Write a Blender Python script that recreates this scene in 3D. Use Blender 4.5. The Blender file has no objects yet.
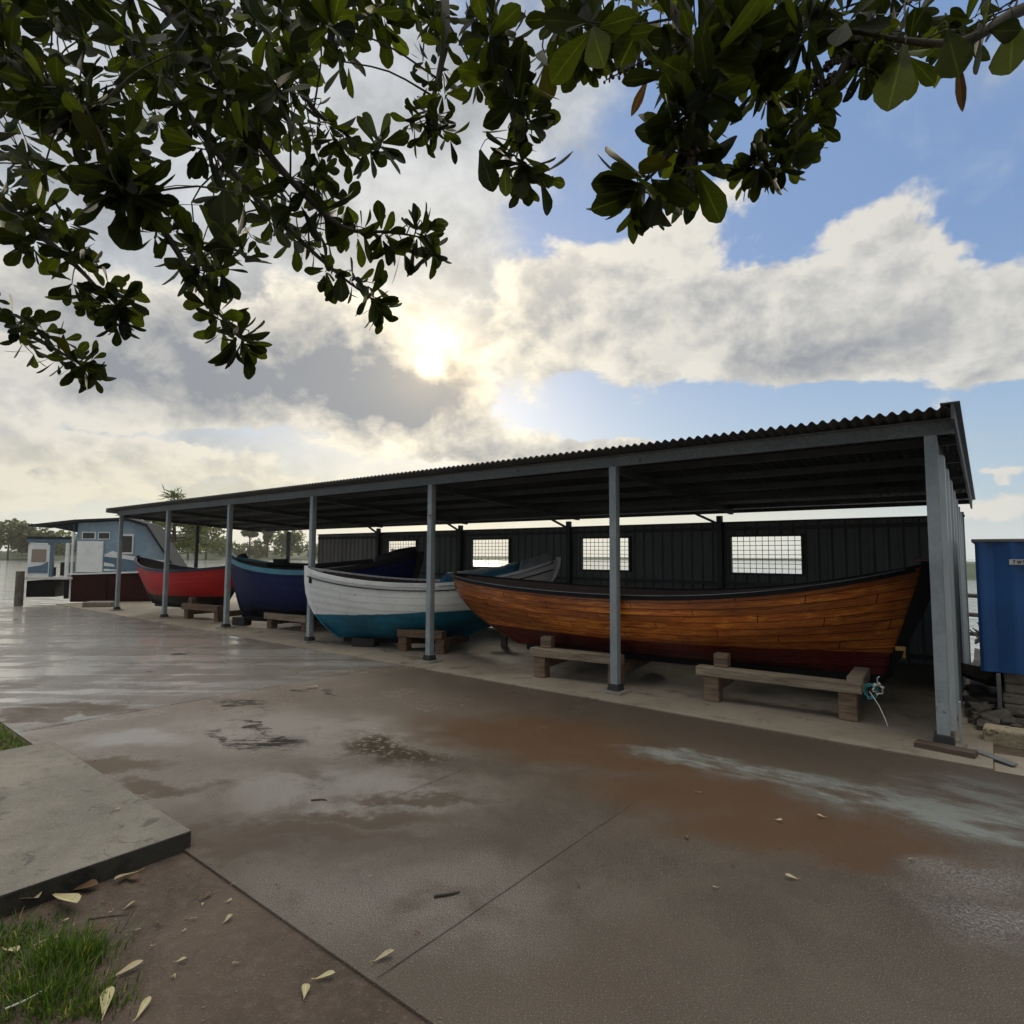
import bpy, bmesh, math, random
from mathutils import Vector, Matrix, noise as mnoise
R = random.Random(7)
sc = bpy.context.scene
C = sc.collection
PI = math.pi
rad = math.radians

# ------------------------------------------------------------------ view of the place (metres; X along the shed, Y into it, Z up)
CAM = Vector((18.47, -6.14, 1.55))
RT = Vector((0.782359, 0.622809, 0.004902)); UP = Vector((0.040716, -0.058997, 0.997427)); FW = Vector((-0.621496, 0.780147, 0.071516))
FPX = 600.63
def ray(px, py): return FW + RT * ((px - 512) / FPX) - UP * ((py - 512) / FPX)
def at(px, py, d): return CAM + ray(px, py) * d                 # survey helper: point seen at depth d
def gp(px, py, z=0.0):
    r = ray(px, py); return CAM + r * ((z - CAM.z) / r.z)       # survey helper: ground point

# ------------------------------------------------------------------ node helpers
class NT:
    def __init__(s, tree): s.t = tree; s.n = tree.nodes; s.l = tree.links
    def new(s, typ, **kw):
        nd = s.n.new(typ)
        for k, v in kw.items(): setattr(nd, k, v)
        return nd
    def put(s, sock, v):
        if v is None: return
        if isinstance(v, bpy.types.NodeSocket): s.l.new(v, sock)
        else:
            if sock.type == 'RGBA' and len(v) == 3: v = (*v, 1)
            sock.default_value = v
    def math(s, op, a, b=None, c=None, clamp=False):
        nd = s.new('ShaderNodeMath', operation=op); nd.use_clamp = clamp
        for i, v in enumerate((a, b, c)): s.put(nd.inputs[i], v) if v is not None else None
        return nd.outputs[0]
    def vmath(s, op, a, b=None, out=0):
        nd = s.new('ShaderNodeVectorMath', operation=op)
        s.put(nd.inputs[0], a)
        if b is not None:
            s.put(nd.inputs['Scale'] if op == 'SCALE' else nd.inputs[1], b)
        return nd.outputs['Value'] if op in ('DOT_PRODUCT', 'LENGTH', 'DISTANCE') else nd.outputs[0]
    def noise(s, vec, scale, detail=4, rough=.55, dist=0, color=False):
        nd = s.new('ShaderNodeTexNoise'); s.put(nd.inputs['Vector'], vec)
        nd.inputs['Scale'].default_value = scale; nd.inputs['Detail'].default_value = detail
        nd.inputs['Roughness'].default_value = rough; nd.inputs['Distortion'].default_value = dist
        return nd.outputs['Color' if color else 'Fac']
    def mix(s, f, a, b, mode='MIX'):
        nd = s.new('ShaderNodeMix', data_type='RGBA', blend_type=mode); nd.clamp_factor = True
        s.put(nd.inputs[0], f); s.put(nd.inputs[6], a); s.put(nd.inputs[7], b); return nd.outputs[2]
    def mixf(s, f, a, b):
        nd = s.new('ShaderNodeMix', data_type='FLOAT'); nd.clamp_factor = True
        s.put(nd.inputs[0], f); s.put(nd.inputs[2], a); s.put(nd.inputs[3], b); return nd.outputs[0]
    def ss(s, x, lo, hi, a=0., b=1.):
        nd = s.new('ShaderNodeMapRange', interpolation_type='SMOOTHSTEP'); nd.clamp = True
        s.put(nd.inputs[0], x); nd.inputs[1].default_value = lo; nd.inputs[2].default_value = hi
        nd.inputs[3].default_value = a; nd.inputs[4].default_value = b; return nd.outputs[0]
    def scale(s, vec, xyz, rot=(0, 0, 0), loc=(0, 0, 0)):
        nd = s.new('ShaderNodeMapping'); s.put(nd.inputs[0], vec)
        nd.inputs['Scale'].default_value = xyz; nd.inputs['Rotation'].default_value = rot; nd.inputs['Location'].default_value = loc
        return nd.outputs[0]
    def pos(s): return s.new('ShaderNodeNewGeometry').outputs['Position']
    def obj(s): return s.new('ShaderNodeTexCoord').outputs['Object']
    def uv(s): return s.new('ShaderNodeTexCoord').outputs['UV']
    def sep(s, v): nd = s.new('ShaderNodeSeparateXYZ'); s.put(nd.inputs[0], v); return nd.outputs
    def bump(s, h, strength, dist, normal=None):
        nd = s.new('ShaderNodeBump'); s.put(nd.inputs['Height'], h)
        nd.inputs['Strength'].default_value = strength; nd.inputs['Distance'].default_value = dist
        if normal: s.put(nd.inputs['Normal'], normal)
        return nd.outputs[0]

def mat(name):
    m = bpy.data.materials.new(name); m.use_nodes = True
    t = NT(m.node_tree); b = m.node_tree.nodes['Principled BSDF']
    return m, t, b
def setp(t, b, color=None, rough=None, metal=None, normal=None, spec=None):
    if color is not None: t.put(b.inputs['Base Color'], color)
    if rough is not None: t.put(b.inputs['Roughness'], rough)
    if metal is not None: t.put(b.inputs['Metallic'], metal)
    if normal is not None: t.put(b.inputs['Normal'], normal)
    if spec is not None: t.put(b.inputs['Specular IOR Level'], spec)

def worn(name, c1, c2, scale=3, rough=.5, r2=None, bump=.2, bscale=40, bdist=.004, stretch=(1, 1, 1), contrast=(.35, .65), metal=0, spec=.5, spots=None, fine_k=None):
    """a weathered plain material: two tones in patches, fine tone noise, some spots"""
    m, t, b = mat(name); p = t.scale(t.obj(), stretch)
    n = t.noise(p, scale, 6, .6, .3)
    col = t.mix(t.ss(n, *contrast), c1, c2)
    fine = t.noise(p, scale * 12, 3, .6)
    fk = fine_k if fine_k is not None else (.12 if any(w in name for w in ('cabin', 'trim', 'sheet', 'steel', 'lip', 'tarp')) else .35)
    col = t.mix(fk, col, t.mix(t.ss(fine, .3, .7), tuple(x * .6 for x in c1), tuple(min(1, x * 1.35) for x in c2)))
    if spots:
        sn = t.noise(p, spots[1], 5, .7)
        col = t.mix(t.ss(sn, spots[2], spots[2] + .06), col, spots[0])
    setp(t, b, col, t.mixf(n, rough, r2 if r2 is not None else min(1, rough + .15)), metal, None, spec)
    if bump: t.put(b.inputs['Normal'], t.bump(t.noise(p, bscale, 4, .6), bump, bdist))
    return m

M = {}
M['steel'] = worn('steel_paint', (.20, .24, .25), (.275, .315, .325), 2.5, .42, .6, .12, 60, .002, spots=((.10, .055, .03), 5, .64))
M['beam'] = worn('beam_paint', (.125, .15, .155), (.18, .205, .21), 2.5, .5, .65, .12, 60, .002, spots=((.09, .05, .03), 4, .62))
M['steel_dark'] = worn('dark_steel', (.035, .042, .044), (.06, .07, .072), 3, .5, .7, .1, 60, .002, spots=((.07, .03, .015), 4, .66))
M['sheet'] = worn('wall_sheet', (.10, .122, .114), (.15, .175, .163), 1.2, .45, .65, .1, 30, .002, stretch=(1, 1, .25), spots=((.07, .045, .03), 3, .7))
M['sheet_lit'] = worn('lit_wall_sheet', (.24, .25, .235), (.33, .34, .32), 1.2, .45, .65, .1, 30, .002, stretch=(1, 1, .25), spots=((.14, .1, .07), 3, .68))  # lit copy of the wall sheet: the light is in its colour
M['sheet_end'] = worn('end_sheet', (.25, .29, .305), (.34, .38, .40), 1.5, .4, .55, .1, 30, .002, stretch=(1, 1, .3), spots=((.12, .09, .07), 4, .7))
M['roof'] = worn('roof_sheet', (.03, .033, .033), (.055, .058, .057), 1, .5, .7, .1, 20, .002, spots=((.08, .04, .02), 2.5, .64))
M['black'] = worn('black_paint', (.005, .005, .006), (.010, .010, .010), 4, .5, .7, .1, 50, .002, spec=.2)
M['rubber'] = worn('black_boot', (.012, .012, .012), (.03, .028, .026), 6, .7, .9, .3, 60, .004)
M['pad'] = worn('pad_concrete', (.11, .10, .082), (.20, .18, .15), 5, .85, .95, .5, 50, .006, spots=((.1, .085, .07), 9, .6))
M['brown_board'] = worn('wet_board', (.05, .032, .022), (.09, .06, .04), 5, .5, .8, .4, 40, .004, stretch=(.2, 1, 1))
M['plastic_white'] = worn('white_strip', (.45, .46, .46), (.6, .6, .58), 6, .4, .6, .1)
M['stone'] = worn('rubble', (.035, .031, .027), (.10, .09, .076), 6, .8, .95, .6, 30, .01, spots=((.2, .19, .17), 10, .68))
M['block'] = worn('kerb_block', (.22, .185, .125), (.34, .29, .20), 4, .85, .95, .5, 35, .008, spots=((.10, .085, .06), 8, .6))
M['crib'] = worn('crib_stone', (.12, .105, .085), (.25, .22, .18), 3, .85, .95, .7, 25, .012, stretch=(1, 1, 4), spots=((.04, .035, .03), 7, .62))
M['rope_teal'] = worn('teal_rope', (.02, .16, .19), (.05, .25, .27), 30, .8)
M['rope_white'] = worn('white_rope', (.5, .5, .46), (.65, .64, .6), 30, .8)
M['tyre'] = M['rubber']
M['rail_wood'] = worn('driftwood', (.06, .05, .045), (.14, .12, .10), 6, .8, .95, .5, 30, .006)
M['bluebox'] = worn('blue_sheet', (.004, .058, .20), (.007, .085, .28), 1.5, .42, .55, .08, 30, .002, spots=((.02, .05, .10), 5, .7))
M['grey_lip'] = worn('grey_lip', (.10, .105, .105), (.17, .175, .175), 3, .5, .6, .1)
M['bronze'] = worn('bronze', (.35, .2, .08), (.5, .3, .12), 12, .4, .5, .1, metal=.8)

def timber(name, c1, c2, dark, uvs=True, rough=.75):
    m, t, b = mat(name); o = t.obj()
    g = t.noise(t.scale(o, (2.2, 22, 22)), 1.6, 6, .65, .6)
    g2 = t.noise(t.scale(o, (.8, 5, 5)), 1.3, 4)
    col = t.mix(t.ss(g, .3, .7), c1, c2); col = t.mix(t.ss(g2, .52, .75), col, dark)
    cr = t.noise(t.scale(o, (1.2, 40, 40)), 1.5, 3, .5, .4)
    col = t.mix(t.ss(cr, .66, .72), col, tuple(x * .35 for x in dark))
    setp(t, b, col, rough, 0, t.bump(t.math('SUBTRACT', g, t.ss(cr, .66, .72)), .5, .006))
    return m
M['timber'] = timber('weathered_timber', (.16, .125, .085), (.30, .24, .165), (.08, .06, .04))
M['timber_brown'] = timber('brown_timber', (.09, .052, .03), (.18, .11, .065), (.05, .03, .02))
M['timber_end'] = timber('timber_block', (.11, .07, .042), (.24, .17, .11), (.06, .04, .028))

# ------------------------------------------------------------------ hull paints
def wood_hull():
    m, t, b = mat('varnished_planks'); uv = t.uv(); s = t.sep(uv); o = t.obj()
    strake = t.math('FLOOR', s[1]); fr = t.math('FRACT', s[1])
    cx = t.new('ShaderNodeCombineXYZ'); t.put(cx.inputs[0], s[0]); t.put(cx.inputs[1], t.math('MULTIPLY', strake, 7.31)); t.put(cx.inputs[2], t.math('MULTIPLY', fr, .35))
    v = cx.outputs[0]
    grain = t.noise(t.scale(v, (1.1, 1, 16)), 2.2, 7, .68, 1.3)
    blotch = t.noise(t.scale(v, (1.6, 1, 3.0)), 1.5, 6, .68, .9)
    blot2 = t.noise(t.scale(v, (2.0, 1, 5.0)), 2.6, 6, .72, .8)
    base = t.mix(t.ss(grain, .28, .72), (.30, .058, .007), (.66, .185, .020))
    base = t.mix(t.ss(blotch, .42, .70), base, (.80, .285, .036))
    base = t.mix(t.ss(blot2, .50, .66, 0, .72), base, (.05, .010, .003))
    pl = t.noise(cx.outputs[0], .55, 0)
    base = t.mix(t.ss(pl, .38, .60, 0, .6), base, (.14, .035, .007))
    st2 = t.noise(t.scale(v, (.8, 1, 7.0)), 3.0, 6, .7, .5); base = t.mix(t.ss(st2, .49, .63, 0, .52), base, (.085, .020, .005))
    butt = t.math('FRACT', t.math('ADD', t.math('MULTIPLY', s[0], .55), t.math('MULTIPLY', strake, .37)))
    line = t.math('MAXIMUM', t.ss(fr, .08, .0), t.math('MAXIMUM', t.ss(fr, .955, .99), t.ss(butt, .006, .003)))
    base = t.mix(line, base, (.018, .006, .002))
    z = t.sep(o)[2]
    zb = t.math('ADD', z, t.math('MULTIPLY', t.math('SUBTRACT', t.noise(o, 3, 4), .5), .03))
    red = t.mix(t.ss(blot2, .4, .65), (.115, .011, .008), (.05, .007, .005))
    c = t.mix(t.ss(zb, .56, .57), red, base)
    setp(t, b, c, t.mixf(blot2, .12, .32), 0, t.bump(t.math('ADD', t.math('MULTIPLY', grain, .6), t.math('MULTIPLY', line, -1.5)), .35, .006), .45)
    return m
M['hull_wood'] = wood_hull()
def band_hull(name, top, low, zb, rub=None, edge=.02, tilt=0., seamk=.35, org=(0, 0), dr=(0, 0)):
    m, t, b = mat(name); o = t.obj(); s = t.sep(o)
    n = t.noise(o, 2.5, 6, .6); f = t.noise(t.scale(o, (1, 1, 5)), 9, 5, .65)
    topc = t.mix(t.ss(n, .35, .7, 0, .6), top, tuple(x * .84 for x in top))
    topc = t.mix(t.ss(f, .58, .70, 0, .55), topc, tuple(x * .45 + .01 for x in top))
    drib = t.noise(t.scale(o, (9, 9, .8)), 1.2, 4, .6); topc = t.mix(t.ss(drib, .60, .74, 0, .18), topc, (.12, .09, .06))
    lowc = t.mix(t.ss(n, .35, .65), low, tuple(x * .55 for x in low))
    z = t.math('ADD', s[2], t.math('ADD', t.math('MULTIPLY', t.math('SUBTRACT', n, .5), edge), t.math('MULTIPLY', t.math('SUBTRACT', t.vmath('DOT_PRODUCT', o, (dr[0], dr[1], 0)), org[0] * dr[0] + org[1] * dr[1]), -tilt)))
    c = t.mix(t.ss(z, zb, zb + .012), lowc, topc)
    uvs = t.sep(t.uv()); fr = t.math('FRACT', uvs[1])
    seam = t.math('MAXIMUM', t.ss(fr, .06, .0), t.ss(fr, .95, .995))
    c = t.mix(t.math('MULTIPLY', seam, seamk), c, (.02, .02, .02))
    setp(t, b, c, t.mixf(f, .35, .6), 0, t.bump(t.math('SUBTRACT', f, seam), .12, .004), .35 if top[0] > .2 else .15)
    return m
M['hull_white'] = band_hull('white_hull_paint', (.76, .79, .78), (.008, .15, .25), .50, edge=.06, tilt=.06, seamk=.10, org=(9.19, -.17), dr=(.85, .53))
M['hull_navy'] = band_hull('navy_hull_paint', (.005, .010, .065), (.003, .005, .018), .42)
M['hull_red'] = band_hull('red_hull_paint', (.46, .012, .011), (.008, .007, .008), .50)
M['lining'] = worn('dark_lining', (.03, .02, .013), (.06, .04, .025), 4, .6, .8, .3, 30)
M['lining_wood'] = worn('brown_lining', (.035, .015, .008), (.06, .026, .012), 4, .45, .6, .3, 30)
M['trim_white'] = worn('white_trim', (.55, .57, .57), (.68, .7, .7), 5, .4, .55, .1)
M['trim_cyan'] = worn('pale_blue_trim', (.035, .16, .23), (.05, .21, .28), 5, .4, .55, .1)
M['trim_navy'] = worn('navy_trim', (.008, .010, .035), (.012, .015, .05), 5, .4, .55, .1)
M['tarp_blue'] = worn('blue_tarp', (.02, .09, .15), (.035, .14, .21), 5, .5, .65, .4, 14, .02)
M['tarp_grey'] = worn('grey_tarp', (.17, .19, .20), (.25, .27, .28), 5, .55, .7, .4, 14, .02)
# houseboat
M['cabin_blue'] = worn('cabin_blue', (.17, .26, .34), (.24, .34, .42), 2.5, .4, .55, .1, spots=((.11, .17, .22), 5, .68))
M['cabin_dblue'] = worn('cabin_darker_blue', (.07, .13, .19), (.10, .17, .24), 2.5, .4, .55, .1)
M['cabin_white'] = worn('cabin_white', (.6, .64, .66), (.72, .76, .77), 2.5, .4, .55, .1, spots=((.3, .32, .33), 6, .7))
M['hull_maroon'] = worn('maroon_hull', (.020, .006, .006), (.036, .010, .009), 2, .6, .75, .2, spec=.15)
M['canopy'] = worn('dark_canopy', (.02, .024, .028), (.035, .042, .048), 3, .85, .95, .2, 15, .01, spec=.1)
M['seat'] = worn('seat_cover', (.012, .012, .012), (.03, .028, .028), 5, .55, .7, .3)
m, t, b = mat('window_glass'); setp(t, b, (.03, .035, .035), .06); M['glass'] = m
m, t, b = mat('tan_blind'); setp(t, b, t.mix(t.noise(t.obj(), 6), (.22, .18, .15), (.28, .235, .2)), .5); M['blind'] = m

# ------------------------------------------------------------------ pavements
def ell(t, p, cx, cy, ra, rb, rot=0., soft=.35):
    """soft-edged elliptical stain on the ground, p already ragged"""
    q = t.scale(p, (1, 1, 1), (0, 0, 0), (-cx, -cy, 0))
    q = t.scale(q, (1 / ra, 1 / rb, 0), (0, 0, 0)) if not rot else t.vmath('MULTIPLY', t.scale(q, (1, 1, 1), (0, 0, -rot)), (1 / ra, 1 / rb, 0))
    return t.ss(t.vmath('LENGTH', q), 1 + soft, 1 - soft)
def vmax(t, ms):
    r = ms[0]
    for x in ms[1:]: r = t.math('MAXIMUM', r, x)
    return r
def ragged(t, amp=.42, sc_=2.0):
    p = t.pos()
    n = t.noise(p, sc_, 6, .62, 0, True)
    n2 = t.noise(p, sc_ * 7, 4, .65, 0, True)
    w = t.vmath('SCALE', t.vmath('SUBTRACT', n, (.5, .5, .5)), amp * 2)
    w2 = t.vmath('SCALE', t.vmath('SUBTRACT', n2, (.5, .5, .5)), amp * .35)
    return t.vmath('MULTIPLY', t.vmath('ADD', t.vmath('ADD', p, w), w2), (1, 1, 0))
def pavement_mat():
    m, t, b = mat('wet_pavement'); P = t.pos(); W = ragged(t)
    def E(px, py, ra, rb, rot=0, soft=.55):
        g = gp(px, py); return ell(t, W, g.x, g.y, ra, rb, rot, soft)
    big = t.noise(P, .55, 5, .6, .4); mid = t.noise(P, 2.3, 6, .65, .3); agg = t.noise(P, 150, 3, .75); agg2 = t.noise(P, 290, 2, .6)
    base = t.mix(t.ss(big, .35, .65), (.145, .112, .080), (.198, .157, .117))
    base = t.mix(t.ss(mid, .45, .75, 0, .5), base, (.115, .080, .054))
    x = t.sep(P)
    # smoother greyer slab beyond the cross joint
    far = t.ss(x[0], 11.83, 11.80)
    base = t.mix(far, base, t.mix(t.ss(mid, .35, .7), (.178, .158, .128), (.120, .104, .083)))
    damp_shade = t.math('MULTIPLY', t.ss(x[0], 12.6, 15.2), t.ss(x[1], -4.9, -2.6, .55, 1.))
    base = t.mix(t.math('MULTIPLY', damp_shade, t.ss(big, .30, .62, .55, .95)), base, t.mix(t.ss(mid, .35, .68), (.066, .052, .037), (.107, .088, .066)))  # wet concrete tone, darkened further to stand for shade before the shed
    # aggregate speckle
    base = t.mix(t.math('MULTIPLY', t.ss(agg, .55, .70), .8), base, (.42, .35, .28))
    base = t.mix(t.math('MULTIPLY', t.ss(agg2, .52, .36), .8), base, (.035, .026, .019))
    # rust-brown stains
    brown = vmax(t, [E(510, 738, 1.05, .42, rad(6)), E(570, 732, .8, .45), E(690, 795, .8, .28, rad(20)), E(790, 828, .75, .24, rad(35)), E(880, 850, .45, .18, rad(40)), E(600, 760, .9, .22, rad(15))])
    base = t.mix(t.math('MULTIPLY', brown, .72), base, (.098, .046, .016))
    olive = t.math('MULTIPLY', E(392, 748, .55, .24), t.ss(t.noise(P, 16, 5, .75), .34, .50))
    base = t.mix(t.math('MULTIPLY', olive, .9), base, (.035, .026, .012))
    # greenish-grey scoured band
    g1 = gp(700, 762); g2 = gp(960, 835)
    band = vmax(t, [E(690, 757, .55, .14, rad(8)), E(760, 772, .7, .13, rad(12)), E(850, 790, .7, .16, rad(20)), E(940, 805, .7, .25, rad(25)), E(1000, 822, .6, .3), E(1010, 800, .5, .3)])
    band = t.math('MULTIPLY', band, t.ss(t.noise(t.scale(P, (1, 2.5, 1)), 2.4, 5, .65), .36, .58))
    base = t.mix(t.math('MULTIPLY', band, .85), base, (.225, .245, .225))
    # lane along the shed: wet tone, with the shed's shade painted in
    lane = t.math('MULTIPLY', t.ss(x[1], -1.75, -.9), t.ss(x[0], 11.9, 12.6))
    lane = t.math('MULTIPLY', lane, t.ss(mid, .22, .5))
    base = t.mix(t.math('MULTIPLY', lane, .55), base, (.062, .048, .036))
    # dark spots
    spots = vmax(t, [E(265, 743, .26, .13), E(240, 704, .34, .10), E(225, 735, .3, .06), E(300, 690, .2, .06), E(180, 655, .28, .09), E(148, 672, .10, .05), E(330, 692, .2, .05), E(250, 728, .3, .05), E(690, 655, .2, .1)])
    spots = t.math('MULTIPLY', spots, t.ss(t.noise(t.vmath('MULTIPLY', t.scale(P, (1, 1, 1), (0, 0, rad(-38.5))), (.45, 1.6, 1)), 8, 5, .7), .40, .52))
    base = t.mix(t.math('MULTIPLY', spots, .92), base, (.020, .016, .012))
    # drier, darker islands
    dry = vmax(t, [E(90, 708, .75, .22, rad(20), .5), E(40, 715, .6, .25, rad(10), .3), E(115, 765, .45, .16, rad(35), .5), E(160, 785, .4, .10, rad(35), .5), E(230, 842, .40, .13, rad(20), .6), E(300, 832, .5, .13, rad(30), .6), E(370, 818, .55, .11, rad(38), .6), E(430, 800, .4, .07, rad(38), .6)])
    dry = t.math('MAXIMUM', dry, t.math('MULTIPLY', t.ss(t.noise(P, .9, 5, .6), .58, .66), .5))
    base = t.mix(t.math('MULTIPLY', dry, .6), base, (.095, .072, .052))
    # water film: where it shines
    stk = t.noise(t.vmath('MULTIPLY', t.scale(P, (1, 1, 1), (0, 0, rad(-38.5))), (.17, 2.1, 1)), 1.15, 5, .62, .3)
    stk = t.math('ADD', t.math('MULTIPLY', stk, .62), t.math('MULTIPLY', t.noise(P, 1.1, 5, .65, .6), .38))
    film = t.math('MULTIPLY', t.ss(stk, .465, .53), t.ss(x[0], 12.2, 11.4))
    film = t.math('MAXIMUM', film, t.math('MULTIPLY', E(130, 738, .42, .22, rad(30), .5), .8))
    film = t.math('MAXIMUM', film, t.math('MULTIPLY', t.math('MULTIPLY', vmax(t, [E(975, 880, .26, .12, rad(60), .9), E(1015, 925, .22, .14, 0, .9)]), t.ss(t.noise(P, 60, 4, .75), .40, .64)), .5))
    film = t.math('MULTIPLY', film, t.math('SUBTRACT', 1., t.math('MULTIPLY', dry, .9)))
    pale = t.math('MULTIPLY', vmax(t, [E(300, 730, 1.3, .55, rad(25), .6), E(330, 790, .9, .45, rad(30), .6), t.math('MULTIPLY', E(400, 900, .7, .3, rad(40), .95), .55)]), t.ss(mid, .25, .55))
    pale = t.math('MULTIPLY', pale, t.math('SUBTRACT', 1., t.math('MAXIMUM', dry, t.math('MAXIMUM', spots, t.math('MAXIMUM', olive, brown, clamp=True)))))
    base = t.mix(t.math('MULTIPLY', pale, .6), base, t.mix(t.ss(agg, .40, .62), (.16, .14, .115), (.50, .47, .42)))  # sky glare on the wet ground painted in as paler colour
    base = t.mix(t.math('MULTIPLY', film, .8), base, (.33, .315, .29))  # shine of the film also lightened into its base colour
    holes = t.math('MAXIMUM', spots, olive, clamp=True)
    pools = t.math('MAXIMUM', brown, E(985, 880, .35, .18, rad(30)))
    fine_r = t.noise(P, 14, 4, .6)
    rough = t.mixf(t.math('MULTIPLY', pools, .7), t.mixf(fine_r, .16, .30), t.mixf(fine_r, .06, .16))
    rough = t.mixf(dry, rough, .75); rough = t.mixf(holes, rough, .85)
    rough = t.mixf(film, rough, t.mixf(fine_r, .03, .09))
    lit_side = t.math('MAXIMUM', t.ss(x[0], 15.4, 13.2), t.math('MULTIPLY', pale, .8))
    ior = t.mixf(film, t.mixf(t.math('MAXIMUM', dry, holes), t.mixf(lit_side, 1.42, 1.8), 1.3), 2.9)
    h = t.math('ADD', t.math('MULTIPLY', agg, t.mixf(film, 1.3, .10)), t.math('ADD', t.math('MULTIPLY', agg2, t.mixf(film, .7, .04)), t.math('MULTIPLY', mid, 1.)))
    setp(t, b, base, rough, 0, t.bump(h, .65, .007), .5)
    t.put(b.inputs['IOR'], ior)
    return m
M['pave'] = pavement_mat()
def concrete(name, c1, c2, dark, rough, scale=1.):
    m, t, b = mat(name); P = t.pos()
    n = t.noise(P, .8 * scale, 6, .62, .4); n2 = t.noise(P, 4 * scale, 6, .68, .3); a = t.noise(P, 110, 2)
    c = t.mix(t.ss(n, .35, .68), c1, c2); c = t.mix(t.ss(n2, .52, .7, 0, .7), c, dark)
    c = t.mix(t.math('MULTIPLY', t.ss(a, .5, .66), .3), c, tuple(min(1, x * 1.7) for x in c2))
    st = t.noise(P, 1.7 * scale, 5, .7, 1.); c = t.mix(t.ss(st, .60, .66, 0, .7), c, tuple(x * .55 for x in dark))
    setp(t, b, c, t.mixf(n2, rough, rough + .2), 0, t.bump(t.math('ADD', t.math('MULTIPLY', n2, 2.), a), .5, .004))
    return m
M['shed_floor'] = concrete('shed_floor_concrete', (.165, .14, .104), (.245, .212, .162), (.09, .075, .055), .6)
M['slab'] = concrete('slab_concrete', (.125, .111, .086), (.185, .166, .13), (.085, .075, .056), .6, 2.2)
def dirt_mat():
    m, t, b = mat('damp_soil'); P = t.pos()
    n = t.noise(P, 1.3, 6, .65, .3); n2 = t.noise(P, 18, 6, .7); n3 = t.noise(P, 120, 3)
    c = t.mix(t.ss(n, .35, .65), (.062, .042, .028), (.105, .075, .052)); c = t.mix(t.ss(n2, .45, .72, 0, .6), c, (.14, .108, .082))
    c = t.mix(t.ss(n3, .58, .7, 0, .5), c, (.22, .18, .145))
    setp(t, b, c, .75, 0, t.bump(t.math('ADD', t.math('MULTIPLY', n2, 2.), n3), .7, .008), .35)
    return m
M['dirt'] = dirt_mat()
M['damp_shade'] = concrete('joint_and_edge_shade', (.022, .020, .014), (.045, .040, .028), (.015, .014, .010), .85, 2.5)  # dark joint tone; on the slab sides it paints in shade
def water_mat():
    m, t, b = mat('bay_water'); P = t.pos()
    w = t.noise(t.vmath('MULTIPLY', t.scale(P, (1, 1, 1), (0, 0, rad(-38.5))), (.28, 1.2, 1)), 1.1, 5, .6, .3); w2 = t.noise(t.scale(P, (.35, 1, 1), (0, 0, rad(-50))), 1.1, 3)
    setp(t, b, t.mix(t.ss(t.noise(P, .05, 3), .4, .6), (.30, .31, .295), (.36, .365, .345)), .08, 0, t.bump(t.math('ADD', w, t.math('MULTIPLY', w2, 1.4)), .5, .22), .6)
    return m
M['water'] = water_mat()

# ------------------------------------------------------------------ foliage materials
def leaf_mat(name, dark, mid_, yellow, yfrac=.92, trans=.45):
    m, t, b = mat(name); m.node_tree.nodes.remove(b)
    g = t.new('ShaderNodeNewGeometry'); rnd = g.outputs['Random Per Island']
    c = t.mix(rnd, dark, mid_); c = t.mix(t.ss(rnd, yfrac, yfrac + .04), c, yellow)
    n = t.noise(g.outputs['Position'], 30, 4, .6); c = t.mix(t.ss(n, .52, .75, 0, .5), c, tuple(x * .5 for x in dark))
    s = t.sep(t.uv()); vein = t.ss(t.math('ABSOLUTE', t.math('SUBTRACT', s[0], .5)), .045, .015)
    side = t.math('ABSOLUTE', t.math('SUBTRACT', t.math('FRACT', t.math('ADD', t.math('MULTIPLY', s[1], 8.), t.math('MULTIPLY', t.math('ABSOLUTE', t.math('SUBTRACT', s[0], .5)), -3.))), .5))
    c = t.mix(t.math('MULTIPLY', t.math('MAXIMUM', vein, t.ss(side, .06, .0, 0, .5)), .5), c, tuple(min(1, x * 2.2) for x in mid_))
    d = t.new('ShaderNodeBsdfPrincipled'); t.put(d.inputs['Base Color'], c); d.inputs['Roughness'].default_value = .5; d.inputs['Specular IOR Level'].default_value = .18
    tr = t.new('ShaderNodeBsdfTranslucent'); t.put(tr.inputs[0], t.mix(1., c, t.mix(t.ss(t.math('FRACT', t.math('MULTIPLY', rnd, 7.3)), .35, .95), (1.2, 1.1, .6), (5.2, 4.6, 1.5)), 'MULTIPLY'))
    mx = t.new('ShaderNodeMixShader'); mx.inputs[0].default_value = trans
    t.l.new(d.outputs[0], mx.inputs[1]); t.l.new(tr.outputs[0], mx.inputs[2])
    out = [n for n in m.node_tree.nodes if n.type == 'OUTPUT_MATERIAL'][0]; t.l.new(mx.outputs[0], out.inputs[0])
    return m
M['leaf'] = leaf_mat('glossy_leaf', (.006, .010, .003), (.022, .032, .005), (.09, .06, .007), .985, .5)
M['dead_leaf'] = leaf_mat('dry_leaf', (.30, .23, .13), (.55, .46, .29), (.35, .25, .10), .7, .15)
M['yellow_leaf'] = leaf_mat('yellow_leaf', (.46, .39, .19), (.60, .53, .31), (.5, .42, .2), .7, .2)
M['brown_leaf'] = leaf_mat('brown_leaf', (.09, .055, .03), (.17, .11, .065), (.12, .07, .03), .7, .15)
M['grass'] = leaf_mat('grass_blades', (.022, .050, .010), (.065, .115, .022), (.30, .26, .14), .90, .3)
M['far_leaf'] = leaf_mat('far_foliage', (.035, .05, .022), (.07, .085, .035), (.09, .09, .04), .9, .2)
M['near_palm'] = M['far_leaf']
M['bark'] = worn('bark', (.035, .028, .022), (.075, .062, .05), 8, .85, .95, .6, 30, .01, stretch=(1, 1, .3))
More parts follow.
